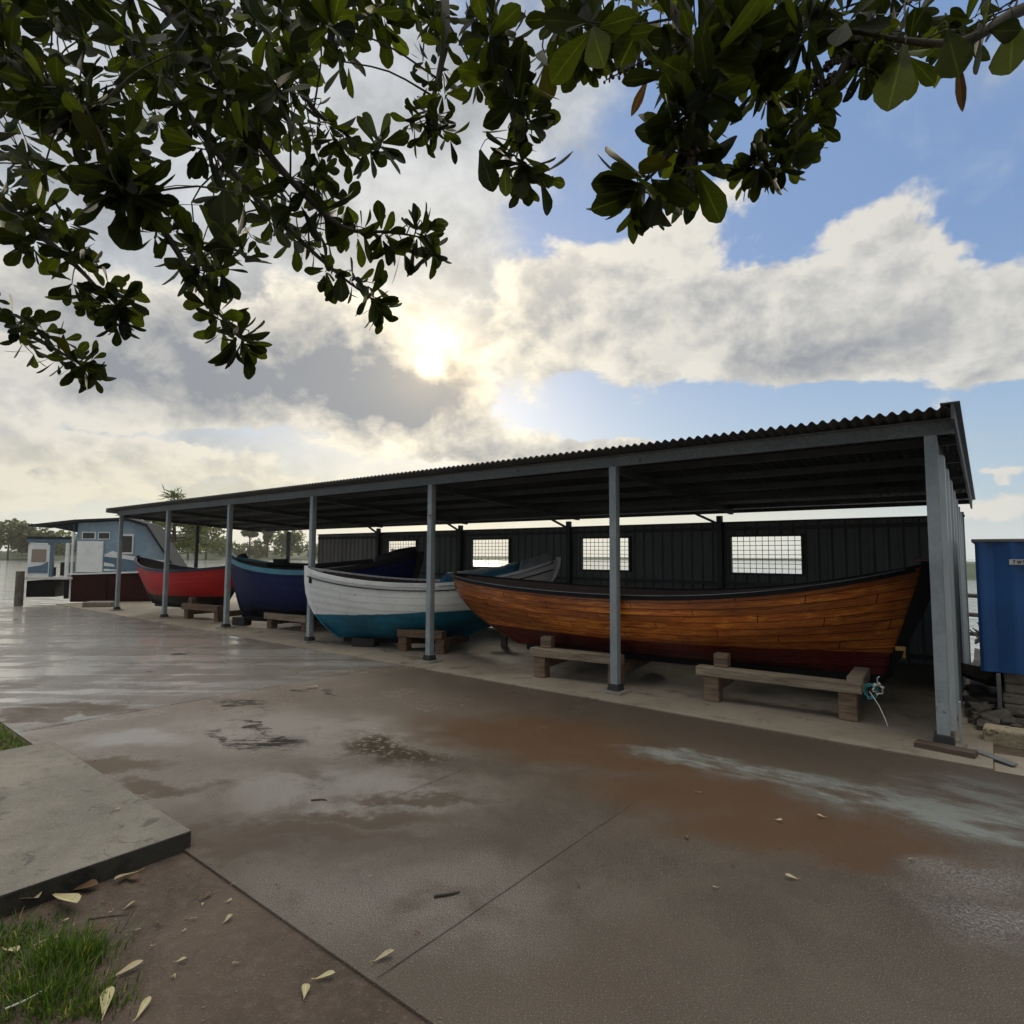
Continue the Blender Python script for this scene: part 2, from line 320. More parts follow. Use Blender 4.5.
M['twig'] = worn('twig_bark', (.028, .024, .016), (.055, .048, .03), 12, .8, .9, .3, 60, .003)
M['bud'] = worn('dark_buds', (.022, .018, .012), (.045, .03, .018), 20, .6)
M['hill'] = worn('hill_scrub', (.05, .07, .04), (.09, .105, .06), .03, .9, 1, 0)

# ------------------------------------------------------------------ mesh helpers
class MB:
    def __init__(s): s.v = []; s.f = []; s.m = []; s.uv = {}
    def quadgrid(s, pts, nu, nv, mi=0, uvs=None, closeu=False, flip=False):
        o = len(s.v); s.v += [tuple(p) for p in pts]
        for i in range(nu if closeu else nu - 1):
            for j in range(nv - 1):
                i2 = (i + 1) % nu
                q = (o + i * nv + j, o + i2 * nv + j, o + i2 * nv + j + 1, o + i * nv + j + 1)
                if flip: q = q[::-1]
                s.f.append(q); s.m.append(mi(i, j) if callable(mi) else mi)
                if uvs:
                    k = [x - o for x in q]; s.uv[len(s.f) - 1] = [uvs[x] for x in k]
    def box(s, c, size, rz=0., mi=0, tilt=None, taper=1.):
        o = len(s.v); hx, hy, hz = (x / 2 for x in size)
        mt = Matrix.Rotation(rz, 3, 'Z')
        if tilt is not None: mt = tilt
        for z in (-hz, hz):
            k = taper if z > 0 else 1.
            for x, y in ((-hx, -hy), (hx, -hy), (hx, hy), (-hx, hy)):
                s.v.append(tuple(Vector(c) + mt @ Vector((x * k, y * k, z))))
        for f in ((3, 2, 1, 0), (4, 5, 6, 7), (0, 1, 5, 4), (1, 2, 6, 5), (2, 3, 7, 6), (3, 0, 4, 7)):
            s.f.append(tuple(o + i for i in f)); s.m.append(mi)
    def bar(s, a, b, w, h=None, mi=0, up=(0, 0, 1)):
        """rectangular bar from a to b"""
        a = Vector(a); b = Vector(b); h = h or w; d = (b - a).normalized(); u = Vector(up)
        sd = d.cross(u)
        if sd.length < 1e-4: sd = d.cross(Vector((0, 1, 0)))
        sd.normalize(); u = sd.cross(d).normalized(); o = len(s.v)
        for p in (a, b):
            for x, y in ((-1, -1), (1, -1), (1, 1), (-1, 1)): s.v.append(tuple(p + sd * (x * w / 2) + u * (y * h / 2)))
        for f in ((0, 1, 2, 3), (7, 6, 5, 4), (0, 4, 5, 1), (1, 5, 6, 2), (2, 6, 7, 3), (3, 7, 4, 0)):
            s.f.append(tuple(o + i for i in f)); s.m.append(mi)
    def tube(s, pts, radii, n=8, mi=0, cap=True):
        pts = [Vector(p) for p in pts]
        if not hasattr(radii, '__len__'): radii = [radii] * len(pts)
        o = len(s.v); ref = None
        for i, p in enumerate(pts):
            d = (pts[min(i + 1, len(pts) - 1)] - pts[max(i - 1, 0)]).normalized()
            if ref is None:
                ref = d.orthogonal().normalized()
            ref = (ref - d * ref.dot(d)); ref = ref.normalized() if ref.length > 1e-5 else d.orthogonal().normalized()
            bn = d.cross(ref)
            for k in range(n):
                a = 2 * PI * k / n; s.v.append(tuple(p + (ref * math.cos(a) + bn * math.sin(a)) * radii[i]))
        for i in range(len(pts) - 1):
            for k in range(n):
                k2 = (k + 1) % n
                s.f.append((o + i * n + k, o + i * n + k2, o + (i + 1) * n + k2, o + (i + 1) * n + k)); s.m.append(mi)
        if cap:
            s.f.append(tuple(o + k for k in range(n))[::-1]); s.m.append(mi)
            e = o + (len(pts) - 1) * n; s.f.append(tuple(e + k for k in range(n))); s.m.append(mi)
    def poly(s, pts, mi=0):
        o = len(s.v); s.v += [tuple(p) for p in pts]; s.f.append(tuple(range(o, o + len(pts)))); s.m.append(mi)
    def prism(s, pts, z0, z1, mi=0):
        n = len(pts); o = len(s.v)
        s.v += [(x, y, z0) for x, y in pts] + [(x, y, z1) for x, y in pts]
        s.f.append(tuple(o + i for i in range(n))[::-1]); s.f.append(tuple(o + n + i for i in range(n))); s.m += [mi, mi]
        for i in range(n):
            j = (i + 1) % n; s.f.append((o + i, o + j, o + n + j, o + n + i)); s.m.append(mi)
    def side(s, pts, d0, d1, frame, mi=0):
        """prism whose outline lies in the local x-z plane of frame (origin, xdir, ydir) from y=d0 to y=d1"""
        O, X, Y = frame; n = len(pts); o = len(s.v)
        for d in (d0, d1):
            for x, z in pts: s.v.append(tuple(O + X * x + Y * d + Vector((0, 0, z))))
        s.f.append(tuple(o + i for i in range(n))); s.f.append(tuple(o + n + i for i in range(n))[::-1]); s.m += [mi, mi]
        for i in range(n):
            j = (i + 1) % n; s.f.append((o + j, o + i, o + n + i, o + n + j)); s.m.append(mi)
    def build(s, name, mats, parent=None, smooth=False, bevel=0., solid=0., angle=None):
        me = bpy.data.meshes.new(name); me.from_pydata(s.v, [], s.f)
        for m_ in (mats if isinstance(mats, (list, tuple)) else [mats]): me.materials.append(m_)
        me.polygons.foreach_set('material_index', s.m)
        if s.uv:
            ul = me.uv_layers.new(name='UVMap')
            for p in me.polygons:
                u = s.uv.get(p.index)
                if u:
                    for li, c in zip(p.loop_indices, u): ul.data[li].uv = c
        if smooth: me.polygons.foreach_set('use_smooth', [True] * len(me.polygons))
        me.update()
        ob = bpy.data.objects.new(name, me); C.objects.link(ob)
        if parent: ob.parent = parent; ob.matrix_parent_inverse = parent.matrix_basis.inverted()
        if angle is not None:
            me.set_sharp_from_angle(angle=angle)
        if solid:
            md = ob.modifiers.new('s', 'SOLIDIFY'); md.thickness = solid; md.offset = 0
        if bevel:
            md = ob.modifiers.new('b', 'BEVEL'); md.width = bevel; md.segments = 2; md.limit_method = 'ANGLE'
        return ob
def tag(o, label=None, cat=None, group=None, kind=None):
    if label: o['label'] = label
    if cat: o['category'] = cat
    if group: o['group'] = group
    if kind: o['kind'] = kind
    return o
def thing(name, label, cat, loc=(0, 0, 0), rz=0., group=None):
    o = bpy.data.objects.new(name, None); C.objects.link(o); o.location = loc; o.rotation_euler = (0, 0, rz); o.empty_display_size = .2
    return tag(o, label, cat, group)
def copy_tree(o, parent=None):
    c = o.copy(); C.objects.link(c)
    if parent: c.parent = parent; c.matrix_parent_inverse = o.matrix_parent_inverse.copy()
    for ch in list(o.children): copy_tree(ch, c)
    return c

# ------------------------------------------------------------------ ground, water, far shore
QX, QY = -3.75, 5.3          # quay edges
g = MB(); g.prism([(QX, -60), (70, -60), (70, QY), (QX, QY)], -1.6, -.014)
tag(g.build('ground', M['dirt']), kind='structure')
def slab(name, x0, x1, y0, y1, z1, m, depth=.14, bev=.004):
    g = MB(); g.box(((x0 + x1) / 2, (y0 + y1) / 2, z1 - depth / 2), (x1 - x0, y1 - y0, depth)); o = g.build(name, m, bevel=bev); tag(o, kind='structure'); return o
G = .0022
SEAM, EDGE = -4.65, -.42
xs = [QX + .1, 3.0, 11.82, 24.0, 34.]
for i in range(len(xs) - 1):
    ys = [SEAM, EDGE]
    if xs[i] >= 11.8 and xs[i] < 16: ys = [SEAM, EDGE]
    for j in range(len(ys) - 1):
        k_ = .004 if abs(xs[i] - 11.82) < .1 else 0
        slab('pavement', xs[i] + G + k_, xs[i + 1] - G, ys[j] + G, ys[j + 1] - G, 0., M['pave'])
for i in range(2): slab('pavement', xs[i] + G, xs[i + 1] - G - .0, -20, SEAM - G, -.004, M['pave']) if i == 0 else None
for (jx, j0, j1, jw) in ((16.65, SEAM + .02, -2.45, .0028), (15.42, -3.75, -2.62, .0022)):
    g = MB(); pts = []
    for k in range(25):
        y = j0 + (j1 - j0) * k / 24; dx = .006 * mnoise.noise(Vector((y * 5, jx, 0))); hw = jw * (.6 + .6 * abs(mnoise.noise(Vector((y * 9, 3, jx))))) * (1 - (k / 24) ** 4 * .8)
        pts += [(jx + dx - hw, y, .0035), (jx + dx + hw, y, .0035)]
    g.quadgrid(pts, 25, 2); tag(g.build('pavement_joint', M['damp_shade']), kind='structure')
g = MB(); pts = []
for k in range(41):
    y = SEAM + .03 + (EDGE - SEAM - .05) * k / 40; dx = .008 * mnoise.noise(Vector((y * 4, 1, 0))); hw = .007 * (.6 + .7 * abs(mnoise.noise(Vector((y * 7, 3, 2)))))
    pts += [(11.824 + dx - hw, y, .0035), (11.824 + dx + hw, y, .0035)]
g.quadgrid(pts, 41, 2); tag(g.build('pavement_joint', M['damp_shade']), kind='structure')
# shed floor
for x0, x1 in ((QX + .1, 3.0), (3.0, 12.1), (12.1, 18.42)):
    slab('floor', x0 + G, x1 - G, EDGE + G, 4.7, .012, M['shed_floor'])
slab('path', 18.42 + G, 34, EDGE + G, .12, -.006, M['shed_floor'])
# raised slab on the left
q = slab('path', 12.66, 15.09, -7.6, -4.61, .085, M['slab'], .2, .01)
q.data.materials.append(M['damp_shade'])
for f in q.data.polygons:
    if abs(f.normal.z) < .5: f.material_index = 1  # side faces get shade as a darker colour
w = MB(); w.poly([(-900, -600, -.95), (900, -600, -.95), (900, 1200, -.95), (-900, 1200, -.95)])
tag(w.build('water', M['water']), kind='structure')

def bank(px0, px1, d0, d1, hh, name='hill', n=26, depth=60):
    """low strip of land on the far side of the water with an uneven top"""
    g = MB(); pts = []
    for i in range(n):
        f = i / (n - 1); r = ray(px0 + (px1 - px0) * f, 552); r.z = 0; r.normalize(); d = d0 + (d1 - d0) * f
        P = Vector((CAM.x, CAM.y, 0)) + r * d
        h = hh * (.6 + .8 * mnoise.noise(Vector((i * .35, px0 * .01, 0))) ** 2 + .3)
        for k, (dd, z) in enumerate(((0, -1.1), (4, -.4), (depth * .4, h * .7), (depth * .7, h), (depth, -1.2))):
            pts.append(P + r * dd + Vector((0, 0, z)))
    g.quadgrid(pts, n, 5); return tag(g.build(name, M['hill'], smooth=True), kind='structure')
bank(-140, 420, 250, 255, 2.2)
bank(300, 900, 290, 400, .5)
bank(900, 1250, 82, 84, 1.1, depth=20)

def crown_cards(g, P, rx, ry, rz_, n, leaf, rnd, hollow=.55):
    """n leaf-clump facets through an uneven crown volume"""
    lobes = [(Vector((rnd.uniform(-.55, .55) * rx, rnd.uniform(-.55, .55) * ry, rnd.uniform(-.45, .55) * rz_)), rnd.uniform(.35, .6)) for _ in range(9)]
    for _ in range(n):
        c, s = rnd.choice(lobes); v = Vector((rnd.gauss(0, 1), rnd.gauss(0, 1), rnd.gauss(0, 1))).normalized() * (rnd.random() ** .4)
        p = P + c + Vector((v.x * rx * s, v.y * ry * s, v.z * rz_ * s * .8))
        a = Vector((rnd.gauss(0, 1), rnd.gauss(0, 1), rnd.gauss(0, .6))).normalized(); b_ = a.orthogonal().normalized()
        b_.rotate(Matrix.Rotation(rnd.uniform(0, 6.28), 3, a)); L = leaf * rnd.uniform(.6, 1.3)
        g.poly([p - a * L * .5, p + b_ * L * .3, p + a * L * .5, p - b_ * L * .3])
def far_tree(name, label, px, py_base, d, h, w, n, leaf, group, seed, trunk=.35, cat='tree'):
    rnd = random.Random(seed); r = ray(px, 552); r.z = 0; r.normalize()
    P = Vector((CAM.x, CAM.y, 0)) + r * d
    o = thing(name, label, cat, (P.x, P.y, -.8), 0, group)
    t_ = MB(); z0 = -.8
    t_.tube([P + Vector((0, 0, z0)), P + Vector((.2, 0, h * .4)), P + Vector((.1, .2, h * .8))], [h * .03, h * .022, h * .008], 6)
    for k in range(5):
        a = rnd.uniform(0, 6.28); z = h * rnd.uniform(.35, .6)
        t_.tube([P + Vector((0, 0, z)), P + Vector((math.cos(a) * w * .3, math.sin(a) * w * .3, z + h * .25))], [h * .012, h * .004], 5)
    t_.build('trunk', M['bark'], o)
    c = MB(); crown_cards(c, P + Vector((0, 0, h * (.5 + trunk / 2))), w / 2, w / 2, h * (1 - trunk) * .62, n, leaf, rnd); c.build('crown', M['far_leaf'], o)
    return o
# tree masses on the far banks: nobody could count them
def woods(specs, seed, name='distant_woods'):
    g = MB(); rnd = random.Random(seed)
    for px0, px1, d, h0, h1, n in specs:
        for i in range(n):
            px = rnd.uniform(px0, px1); r = ray(px, 552); r.z = 0; r.normalize(); dd = d * rnd.uniform(1.0, 1.14)
            h = rnd.uniform(h0, h1); P = Vector((CAM.x, CAM.y, -.5)) + r * dd
            crown_cards(g, P + Vector((0, 0, h * .52)), h * .42, h * .42, h * .5, 130, h * .14, rnd)
    return tag(g.build(name, M['far_leaf']), 'hazy belt of low woodland along the far shore beyond the water', 'woods', None, 'stuff')
woods([(-60, 110, 258, 5, 11, 34), (60, 330, 262, 5, 10, 70), (160, 330, 256, 3, 6, 40), (300, 420, 280, 3, 6, 14)], 3)
FT = [  # label, px, depth, height, width, trunk
    ('tall ragged tree rising highest at the far left of the opposite shore', 8, 250, 11.5, 16, .15),
    ('dark rounded tree beside the tallest one on the opposite shore', 30, 252, 9.5, 12, .1),
    ('low broad tree on the opposite shore above the houseboat awning', 46, 250, 8.5, 15, .05),
    ('rounded far tree on the opposite shore between the second and third shed posts', 206, 250, 15, 18, .15),
    ('bushy far tree just right of the second shed post on the opposite shore', 188, 250, 13, 14, .15),
    ('small flat-topped far tree standing above the woodland right of the third shed post', 249, 262, 14, 8, .55),
    ('thin far tree with a narrow crown above the woodland near the fourth shed post', 267, 262, 15, 5, .35),
    ('low far tree on the opposite shore at the left of the fourth shed post', 288, 255, 12, 14, .15),
]
for i, (lb, px, d, h, wd, tr) in enumerate(FT): far_tree('shore_tree', lb, px, 556, d, h, wd, 900, 1.5, 'single trees on the far shore', 50 + i, tr)

# a nearer shore tree whose spiky top clears the shed roof
def layered_tree():
    rnd = random.Random(5); r = ray(172, 552); r.z = 0; r.normalize(); P = Vector((CAM.x, CAM.y, -.9)) + r * 62
    o = thing('layered_tree', 'open-crowned tree behind the shed with a spiky top above the roof', 'tree', tuple(P))
    t_ = MB(); H = 7.7
    t_.tube([P, P + Vector((.1, .1, H * .5)), P + Vector((-.05, 0, H))], [.26, .17, .06], 8)
    c = MB()
    for k in range(34):
        z = H * rnd.uniform(.42, .86) if k > 5 else H * rnd.uniform(.38, .5)
        a = rnd.uniform(0, 6.28); L = rnd.uniform(2.2, 4.8) * (1.15 - z / H * .6)
        pts = [P + Vector((math.cos(a) * L * f, math.sin(a) * L * f, z + .5 * f - .7 * f * f)) for f in (0, .35, .7, 1)]
        t_.tube(pts, [.07, .05, .03, .012], 5)
        for q in range(60):
            f = rnd.uniform(.35, 1.05); b_ = P + Vector((math.cos(a) * L * f, math.sin(a) * L * f, z + .5 * f - .7 * f * f)) + Vector((rnd.gauss(0, .28), rnd.gauss(0, .28), rnd.gauss(-.08, .16)))
            d = Vector((rnd.gauss(0, 1), rnd.gauss(0, 1), rnd.gauss(-.3, .6))).normalized(); s_ = d.orthogonal().normalized()
            l = rnd.uniform(.15, .4); c.poly([b_ - d * l, b_ + s_ * .07, b_ + d * l, b_ - s_ * .07])
    for k in range(110):          # spiky head
        d = Vector((rnd.gauss(0, 1), rnd.gauss(0, 1), rnd.gauss(.35, .6))).normalized(); top = P + Vector((rnd.gauss(0, .35), rnd.gauss(0, .35), H + rnd.uniform(-.5, .1)))
        l = rnd.uniform(.5, 1.15); s_ = d.orthogonal().normalized()
        c.poly([top, top + d * l * .5 + s_ * .05, top + d * l - Vector((0, 0, .12)), top + d * l * .5 - s_ * .05])
    t_.build('trunk', M['bark'], o); c.build('crown', M['far_leaf'], o)
layered_tree()

# ------------------------------------------------------------------ the boat shed
SP = 3.0177; PX = [SP * k for k in range(7)]
shed = thing('boat_shed', 'long open-fronted grey metal boat shed with a corrugated lean-to roof', 'shed', (9, 2, 0))
def roofz(y): return 2.725 - .081 * (y + .25)       # underside of the sheet
BX = [1.08, 5.5, 8.55, 11.63, 14.77, 17.95]; BY = 4.36
for x in PX:
    g = MB(); z1 = 2.575
    # box section with a recessed seam
    g.box((x, 0, (z1 + .10) / 2), (.088, .088, z1 - .10)); g.box((x + .046, 0, z1 / 2 + .05), (.006, .045, z1 - .2))
    p = g.build('post', M['steel'], shed, bevel=.006)
    g = MB(); g.box((x, 0, .072), (.15, .15, .075), taper=.84); g.build('boot', M['rubber'], p, bevel=.006)
    g = MB(); g.box((x, 0, .021), (.29, .29, .036), R.uniform(-.1, .1), taper=.88); g.build('pad', M['pad'], p, bevel=.008)
for x in BX:
    g = MB(); g.box((x, BY - .02, roofz(BY) / 2 - .05), (.09, .09, roofz(BY) - .1)); g.build('post', M['steel_dark'], shed, bevel=.004)
g = MB(); g.box((-.2, 2.1, roofz(2.1) / 2 - .05), (.08, .08, roofz(2.1) - .1)); g.build('post', M['steel_dark'], shed, bevel=.004)
X0, X1, Y0, Y1 = -.32, 18.29, -.25, 4.70
# front beam: a C-channel
g = MB(); z0 = 2.575
g.box(((X0 + X1) / 2, 0, z0 + .063), (X1 - X0 - .04, .008, .126)); g.box(((X0 + X1) / 2, -.03, z0 + .004), (X1 - X0 - .04, .052, .008)); g.box(((X0 + X1) / 2, -.03, z0 + .122), (X1 - X0 - .04, .052, .008))
g.build('front_beam', M['beam'], shed)
g = MB(); g.box(((X0 + X1) / 2, BY, roofz(BY) - .03), (X1 - X0 - .04, .06, .055)); g.build('rear_beam', M['steel_dark'], shed)
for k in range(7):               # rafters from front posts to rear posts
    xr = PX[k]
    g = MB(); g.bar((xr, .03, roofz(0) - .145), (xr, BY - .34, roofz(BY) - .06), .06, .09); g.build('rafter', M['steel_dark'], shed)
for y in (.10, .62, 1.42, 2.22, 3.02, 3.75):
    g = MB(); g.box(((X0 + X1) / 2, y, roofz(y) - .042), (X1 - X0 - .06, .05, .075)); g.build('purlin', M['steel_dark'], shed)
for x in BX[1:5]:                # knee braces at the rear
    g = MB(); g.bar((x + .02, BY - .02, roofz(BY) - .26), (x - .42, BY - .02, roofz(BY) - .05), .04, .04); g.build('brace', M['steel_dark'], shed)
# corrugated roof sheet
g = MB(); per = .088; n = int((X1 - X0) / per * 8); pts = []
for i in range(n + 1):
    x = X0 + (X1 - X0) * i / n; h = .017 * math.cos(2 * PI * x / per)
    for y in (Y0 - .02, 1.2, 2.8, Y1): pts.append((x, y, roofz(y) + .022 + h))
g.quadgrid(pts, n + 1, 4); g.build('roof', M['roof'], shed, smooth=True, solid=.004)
g = MB()
g.bar((X1 - .015, Y0 - .03, roofz(Y0) - .015), (X1 - .015, Y1, roofz(Y1) - .015), .022, .13); g.bar((X1 - .03, Y0 - .03, roofz(Y0) + .055), (X1 - .03, Y1, roofz(Y1) + .055), .13, .012)
g.build('barge_flashing', M['steel_dark'], shed)
g = MB(); g.bar((X0 + .015, Y0 - .03, roofz(Y0) - .015), (X0 + .015, Y1, roofz(Y1) - .015), .022, .12); g.build('barge_flashing', M['steel'], shed)
# profiled sheet wall pieces
def prof(u, per=.19, amp=.026):
    f = (u / per) % 1.
    return amp * (0 if f < .55 else ((f - .55) / .1 if f < .65 else (1 if f < .85 else (1 - (f - .85) / .15))))
def breaks(u0, u1, per=.19):
    us = {u0, u1}; k = math.floor(u0 / per)
    while k * per < u1:
        for q in (0, .55, .65, .85):
            v = (k + q) * per
            if u0 < v < u1: us.add(v)
        k += 1
    return sorted(us)
WT = 2.12
wins = [(5.84, 6.95, 1.28, 1.90), (8.88, 10.0, 1.28, 1.90), (11.92, 12.98, 1.27, 1.89), (14.95, 16.07, 1.27, 1.88)]
g = MB(); WY = 4.43
def wallpiece(u0, u1, z0, z1):
    bs = breaks(u0, u1); pts = []
    for u in bs:
        for z in (z0, z1): pts.append((u, WY - prof(u), z))
    g.quadgrid(pts, len(bs), 2)
cur = 2.6
wallpiece(2.6, 5.5, .0, WT); g.build('rear_wall', M['sheet_lit'], shed, solid=.003); g = MB(); cur = 5.5
for (u0, u1, z0, z1) in wins:
    wallpiece(cur, u0, .0, WT); wallpiece(u0, u1, .0, z0); wallpiece(u0, u1, z1, WT); cur = u1
wallpiece(cur, 18.16, .0, WT)
g.build('rear_wall', M['sheet'], shed, solid=.003)
g = MB(); g.box((10.4, WY - .018, WT + .012), (15.6, .07, .03)); g.build('wall_cap', M['steel_dark'], shed)
g = MB(); g.box((10.4, WY - .05, 1.08), (15.5, .04, .06)); g.box((10.4, WY - .05, 2.02), (15.5, .04, .06)); g.box((10.4, WY - .05, .12), (15.5, .04, .06)); g.build('wall_rails', M['steel_dark'], shed)
for (u0, u1, z0, z1) in wins:
    g = MB(); y = WY - .03; fw_ = .035
    g.box(((u0 + u1) / 2, y, z0 - fw_ / 2), (u1 - u0 + 2 * fw_, .08, fw_)); g.box(((u0 + u1) / 2, y, z1 + fw_ / 2), (u1 - u0 + 2 * fw_, .08, fw_))
    g.box((u0 - fw_ / 2, y, (z0 + z1) / 2), (fw_, .078, z1 - z0)); g.box((u1 + fw_ / 2, y, (z0 + z1) / 2), (fw_, .078, z1 - z0))
    wf = g.build('window', M['steel_dark'], shed, bevel=.003)
    g = MB(); nx, nz = 11, 8
    for i in range(1, nx): g.tube([(u0 + (u1 - u0) * i / nx, y, z0), (u0 + (u1 - u0) * i / nx + R.uniform(-.006, .006), y, z1)], .0052, 5)
    for i in range(1, nz): g.tube([(u0, y + .006, z0 + (z1 - z0) * i / nz), (u1, y + .006, z0 + (z1 - z0) * i / nz + R.uniform(-.006, .006))], .0052, 5)
    g.build('wire_grid', M['steel_dark'], wf)
# end wall
g = MB(); bs = breaks(.06, 4.44, .62); pts = []
for u in bs:
    for f in (0, 1): pts.append((18.13 + prof(u, .62, .045), u, .06 if f == 0 else roofz(u) - .22))
g.quadgrid(pts, len(bs), 2); g.build('end_wall', M['sheet_end'], shed, solid=.003)
g = MB(); g.bar((18.10, .06, roofz(.06) - .19), (18.10, 4.4, roofz(4.4) - .19), .05, .05); g.bar((18.1, .06, 1.15), (18.1, 4.4, 1.15), .04, .05); g.build('end_rail', M['steel'], shed)
g = MB(); g.box((18.16, 4.47, 1.12), (.06, .05, 2.14)); g.build('corner_flashing', M['sheet_end'], shed)

# ------------------------------------------------------------------ boats
def sheer(t, zA, zm, zB, tm=.5):
    if t < tm: k = (tm - t) / tm; return zm + (zA - zm) * k ** 2.1
    k = (t - tm) / (1 - tm); return zm + (zB - zm) * k ** 2.1
def boat(name, label, A, B, zA, zm, zB, zk, bmax, rakeA, rakeB, hull_m, lin_m, rail_ms, strakes=9, clinker=.010, group=None, rail_r=(.028, .022), rub=None, posts=('blk', 'blk'), full=(.62, .62), stemA=(.05, .12), stemB=(.05, .12), gexp=1.6, gexpB=None, stemk=(.55, .55), thw=4, stem_m=None, rail_split=None):
    A = Vector((*A, 0)); B = Vector((*B, 0)); L = (B - A).length; rz = math.atan2(B.y - A.y, B.x - A.x)
    o = thing(name, label, 'boat', tuple(A), rz, group)
    X = (B - A).normalized(); Y = Vector((-X.y, X.x, 0))
    def W(x, y, z): return A + X * x + Y * y + Vector((0, 0, z))
    gB = gexpB or gexp
    def gs(s, t=0.): return 1 - (1 - s) ** (gexp + (gB - gexp) * max(0, min(1, t * 3 - 1)))
    def hb(t): e = abs(2 * t - 1); return bmax * max(0., 1 - e ** 2.15) ** (full[0] if t < .5 else full[1])
    def pt(t, s, sd, off=0., inset=0.):
        xk = rakeA + t * (L - rakeA - rakeB); x = xk + (t * L - xk) * gs(s, t)
        zs = sheer(t, zA, zm, zB); z = zk + s * (zs - zk)
        e = min(1., abs(2 * t - 1) ** 1.6)
        sec = (1 - e) * (1 - (1 - s) ** 2.5) ** .60 + e * s ** .85
        y = hb(t) * sec + off - inset
        return (x, sd * max(.0, y), z + inset * .4 * (1 - s))
    nt = 56; srow = []
    for k in range(strakes):
        srow += [(k + .02) / strakes, (k + .5) / strakes, (k + .97) / strakes]
    srow = [0.] + srow + [1.]
    g = MB()
    for sd in (-1, 1):
        pts = []; uvs = []
        for i in range(nt + 1):
            t = .5 - .5 * math.cos(PI * i / nt)
            for s in srow:
                fr = (s * strakes) % 1.; off = clinker * (1 - fr) if 0 < s < 1 else 0
                w_ = min(1, hb(t) / .12)
                pts.append(Vector(pt(t, s, sd, off * w_))); uvs.append((t * L, s * strakes))
        g.quadgrid([W(*p) for p in pts], nt + 1, len(srow), 0, uvs, flip=(sd > 0))
    # inside skin
    sin_ = [.06, .15, .3, .45, .6, .75, .9, 1.]
    for sd in (-1, 1):
        pts = []
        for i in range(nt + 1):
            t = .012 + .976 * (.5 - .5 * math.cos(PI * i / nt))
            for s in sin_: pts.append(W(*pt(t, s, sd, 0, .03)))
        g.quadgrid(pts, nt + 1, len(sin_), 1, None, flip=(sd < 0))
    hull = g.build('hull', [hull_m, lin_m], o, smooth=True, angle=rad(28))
    # gunwale rails
    for sd in (-1, 1):
        g = MB(); ts = [i / 40 for i in range(41)]
        pts = []
        for t in ts:
            p = Vector(pt(t, 1., sd, .006, 0)); pts.append(p)
        for p0, p1 in zip(pts[:-1], pts[1:]): pass
        cr = [(-.030, .018), (.018, .018), (.018, -.030), (-.030, -.030)]
        gp_ = []
        for p in pts:
            for (dy, dz) in cr: gp_.append(W(p.x, p.y + sd * dy * (rail_r[0] / .028), p.z + dz * (rail_r[1] / .022)))
        nv = 4; o_ = len(g.v); g.v += [tuple(q) for q in gp_]
        for i in range(len(pts) - 1):
            for k in range(4):
                k2 = (k + 1) % 4; q = (o_ + i * 4 + k, o_ + i * 4 + k2, o_ + (i + 1) * 4 + k2, o_ + (i + 1) * 4 + k)
                g.f.append(q if sd < 0 else q[::-1]); g.m.append(1 if rail_split and i / 40 > rail_split else 0)
        g.build('gunwale', [rail_ms[0], M['black']], o, bevel=.004)
        if rub:   # rubbing strake lower down
            g = MB(); pts = [W(*pt(t, rub[0], sd, .016, 0)) for t in [.012 + .976 * i / 40 for i in range(41)]]
            g.tube(pts, rub[1], 6); g.build('rubbing_strake', rub[2], o)
    # keel and end posts
    g = MB(); g.bar(W(rakeA * 1.12, 0, zk - .02), W(L - rakeB * 1.05, 0, zk - .02), .07, .09); g.build('keel', stem_m or M['black'], o)
    for end, (wd, dp) in ((0, stemA), (1, stemB)):
        g = MB(); pr = []; ss_ = [0, .08, .2, .35, .5, .65, .8, .92, 1., 1.06]
        for s in ss_:
            sc_ = min(s, 1.); p = Vector(pt(float(end), sc_, 1)); p.y = 0
            if s > 1: p.z += .05; 
            pr.append(p)
        dirx = -1 if end == 0 else 1
        for i, p in enumerate(pr):
            k = dp * (stemk[end] + (1 - stemk[end]) * ss_[i])
            for (dx, dy) in ((-.03 * dirx, -wd / 2 - .012), (k * dirx, -wd / 2 * .7), (k * dirx, wd / 2 * .7), (-.03 * dirx, wd / 2 + .012)): g.v.append(tuple(W(p.x + dx, dy, p.z)))
        for i in range(len(pr) - 1):
            for k in range(4):
                k2 = (k + 1) % 4; q = (i * 4 + k, i * 4 + k2, (i + 1) * 4 + k2, (i + 1) * 4 + k); g.f.append(q if end == 0 else q[::-1]); g.m.append(0)
        e = (len(pr) - 1) * 4; g.f.append((e, e + 1, e + 2, e + 3)); g.m.append(0); g.f.append((3, 2, 1, 0)); g.m.append(0)
        mm = posts[end]
        g.build('stem_post' if end == 0 else 'stern_post', M['black'] if mm == 'blk' else mm, o, bevel=.004)
    for k in range(thw):
        t = .2 + .6 * (k + .5) / thw; s = .78; p = Vector(pt(t, s, 1)); g = MB()
        g.box(W(t * L, 0, p.z), (.2, 2 * p.y - .05, .03), rz); g.build('thwart', lin_m, o, bevel=.004)
    return o, W, pt, L, rz

red, *_ = boat('fishing_boat', 'bright red wooden boat with black bottom and navy rail, behind the second shed post', (.42, .30), (4.25, 1.2), 1.44, 1.13, 1.27, .24, .62, .75, .6, M['hull_red'], M['lining'], [M['trim_navy']], 8, .006, 'double-ended wooden boats stored in the shed', rub=None, stemA=(.05, .05), posts=(M['trim_navy'], M['black']), full=(.72, .7), rail_r=(.04, .03))
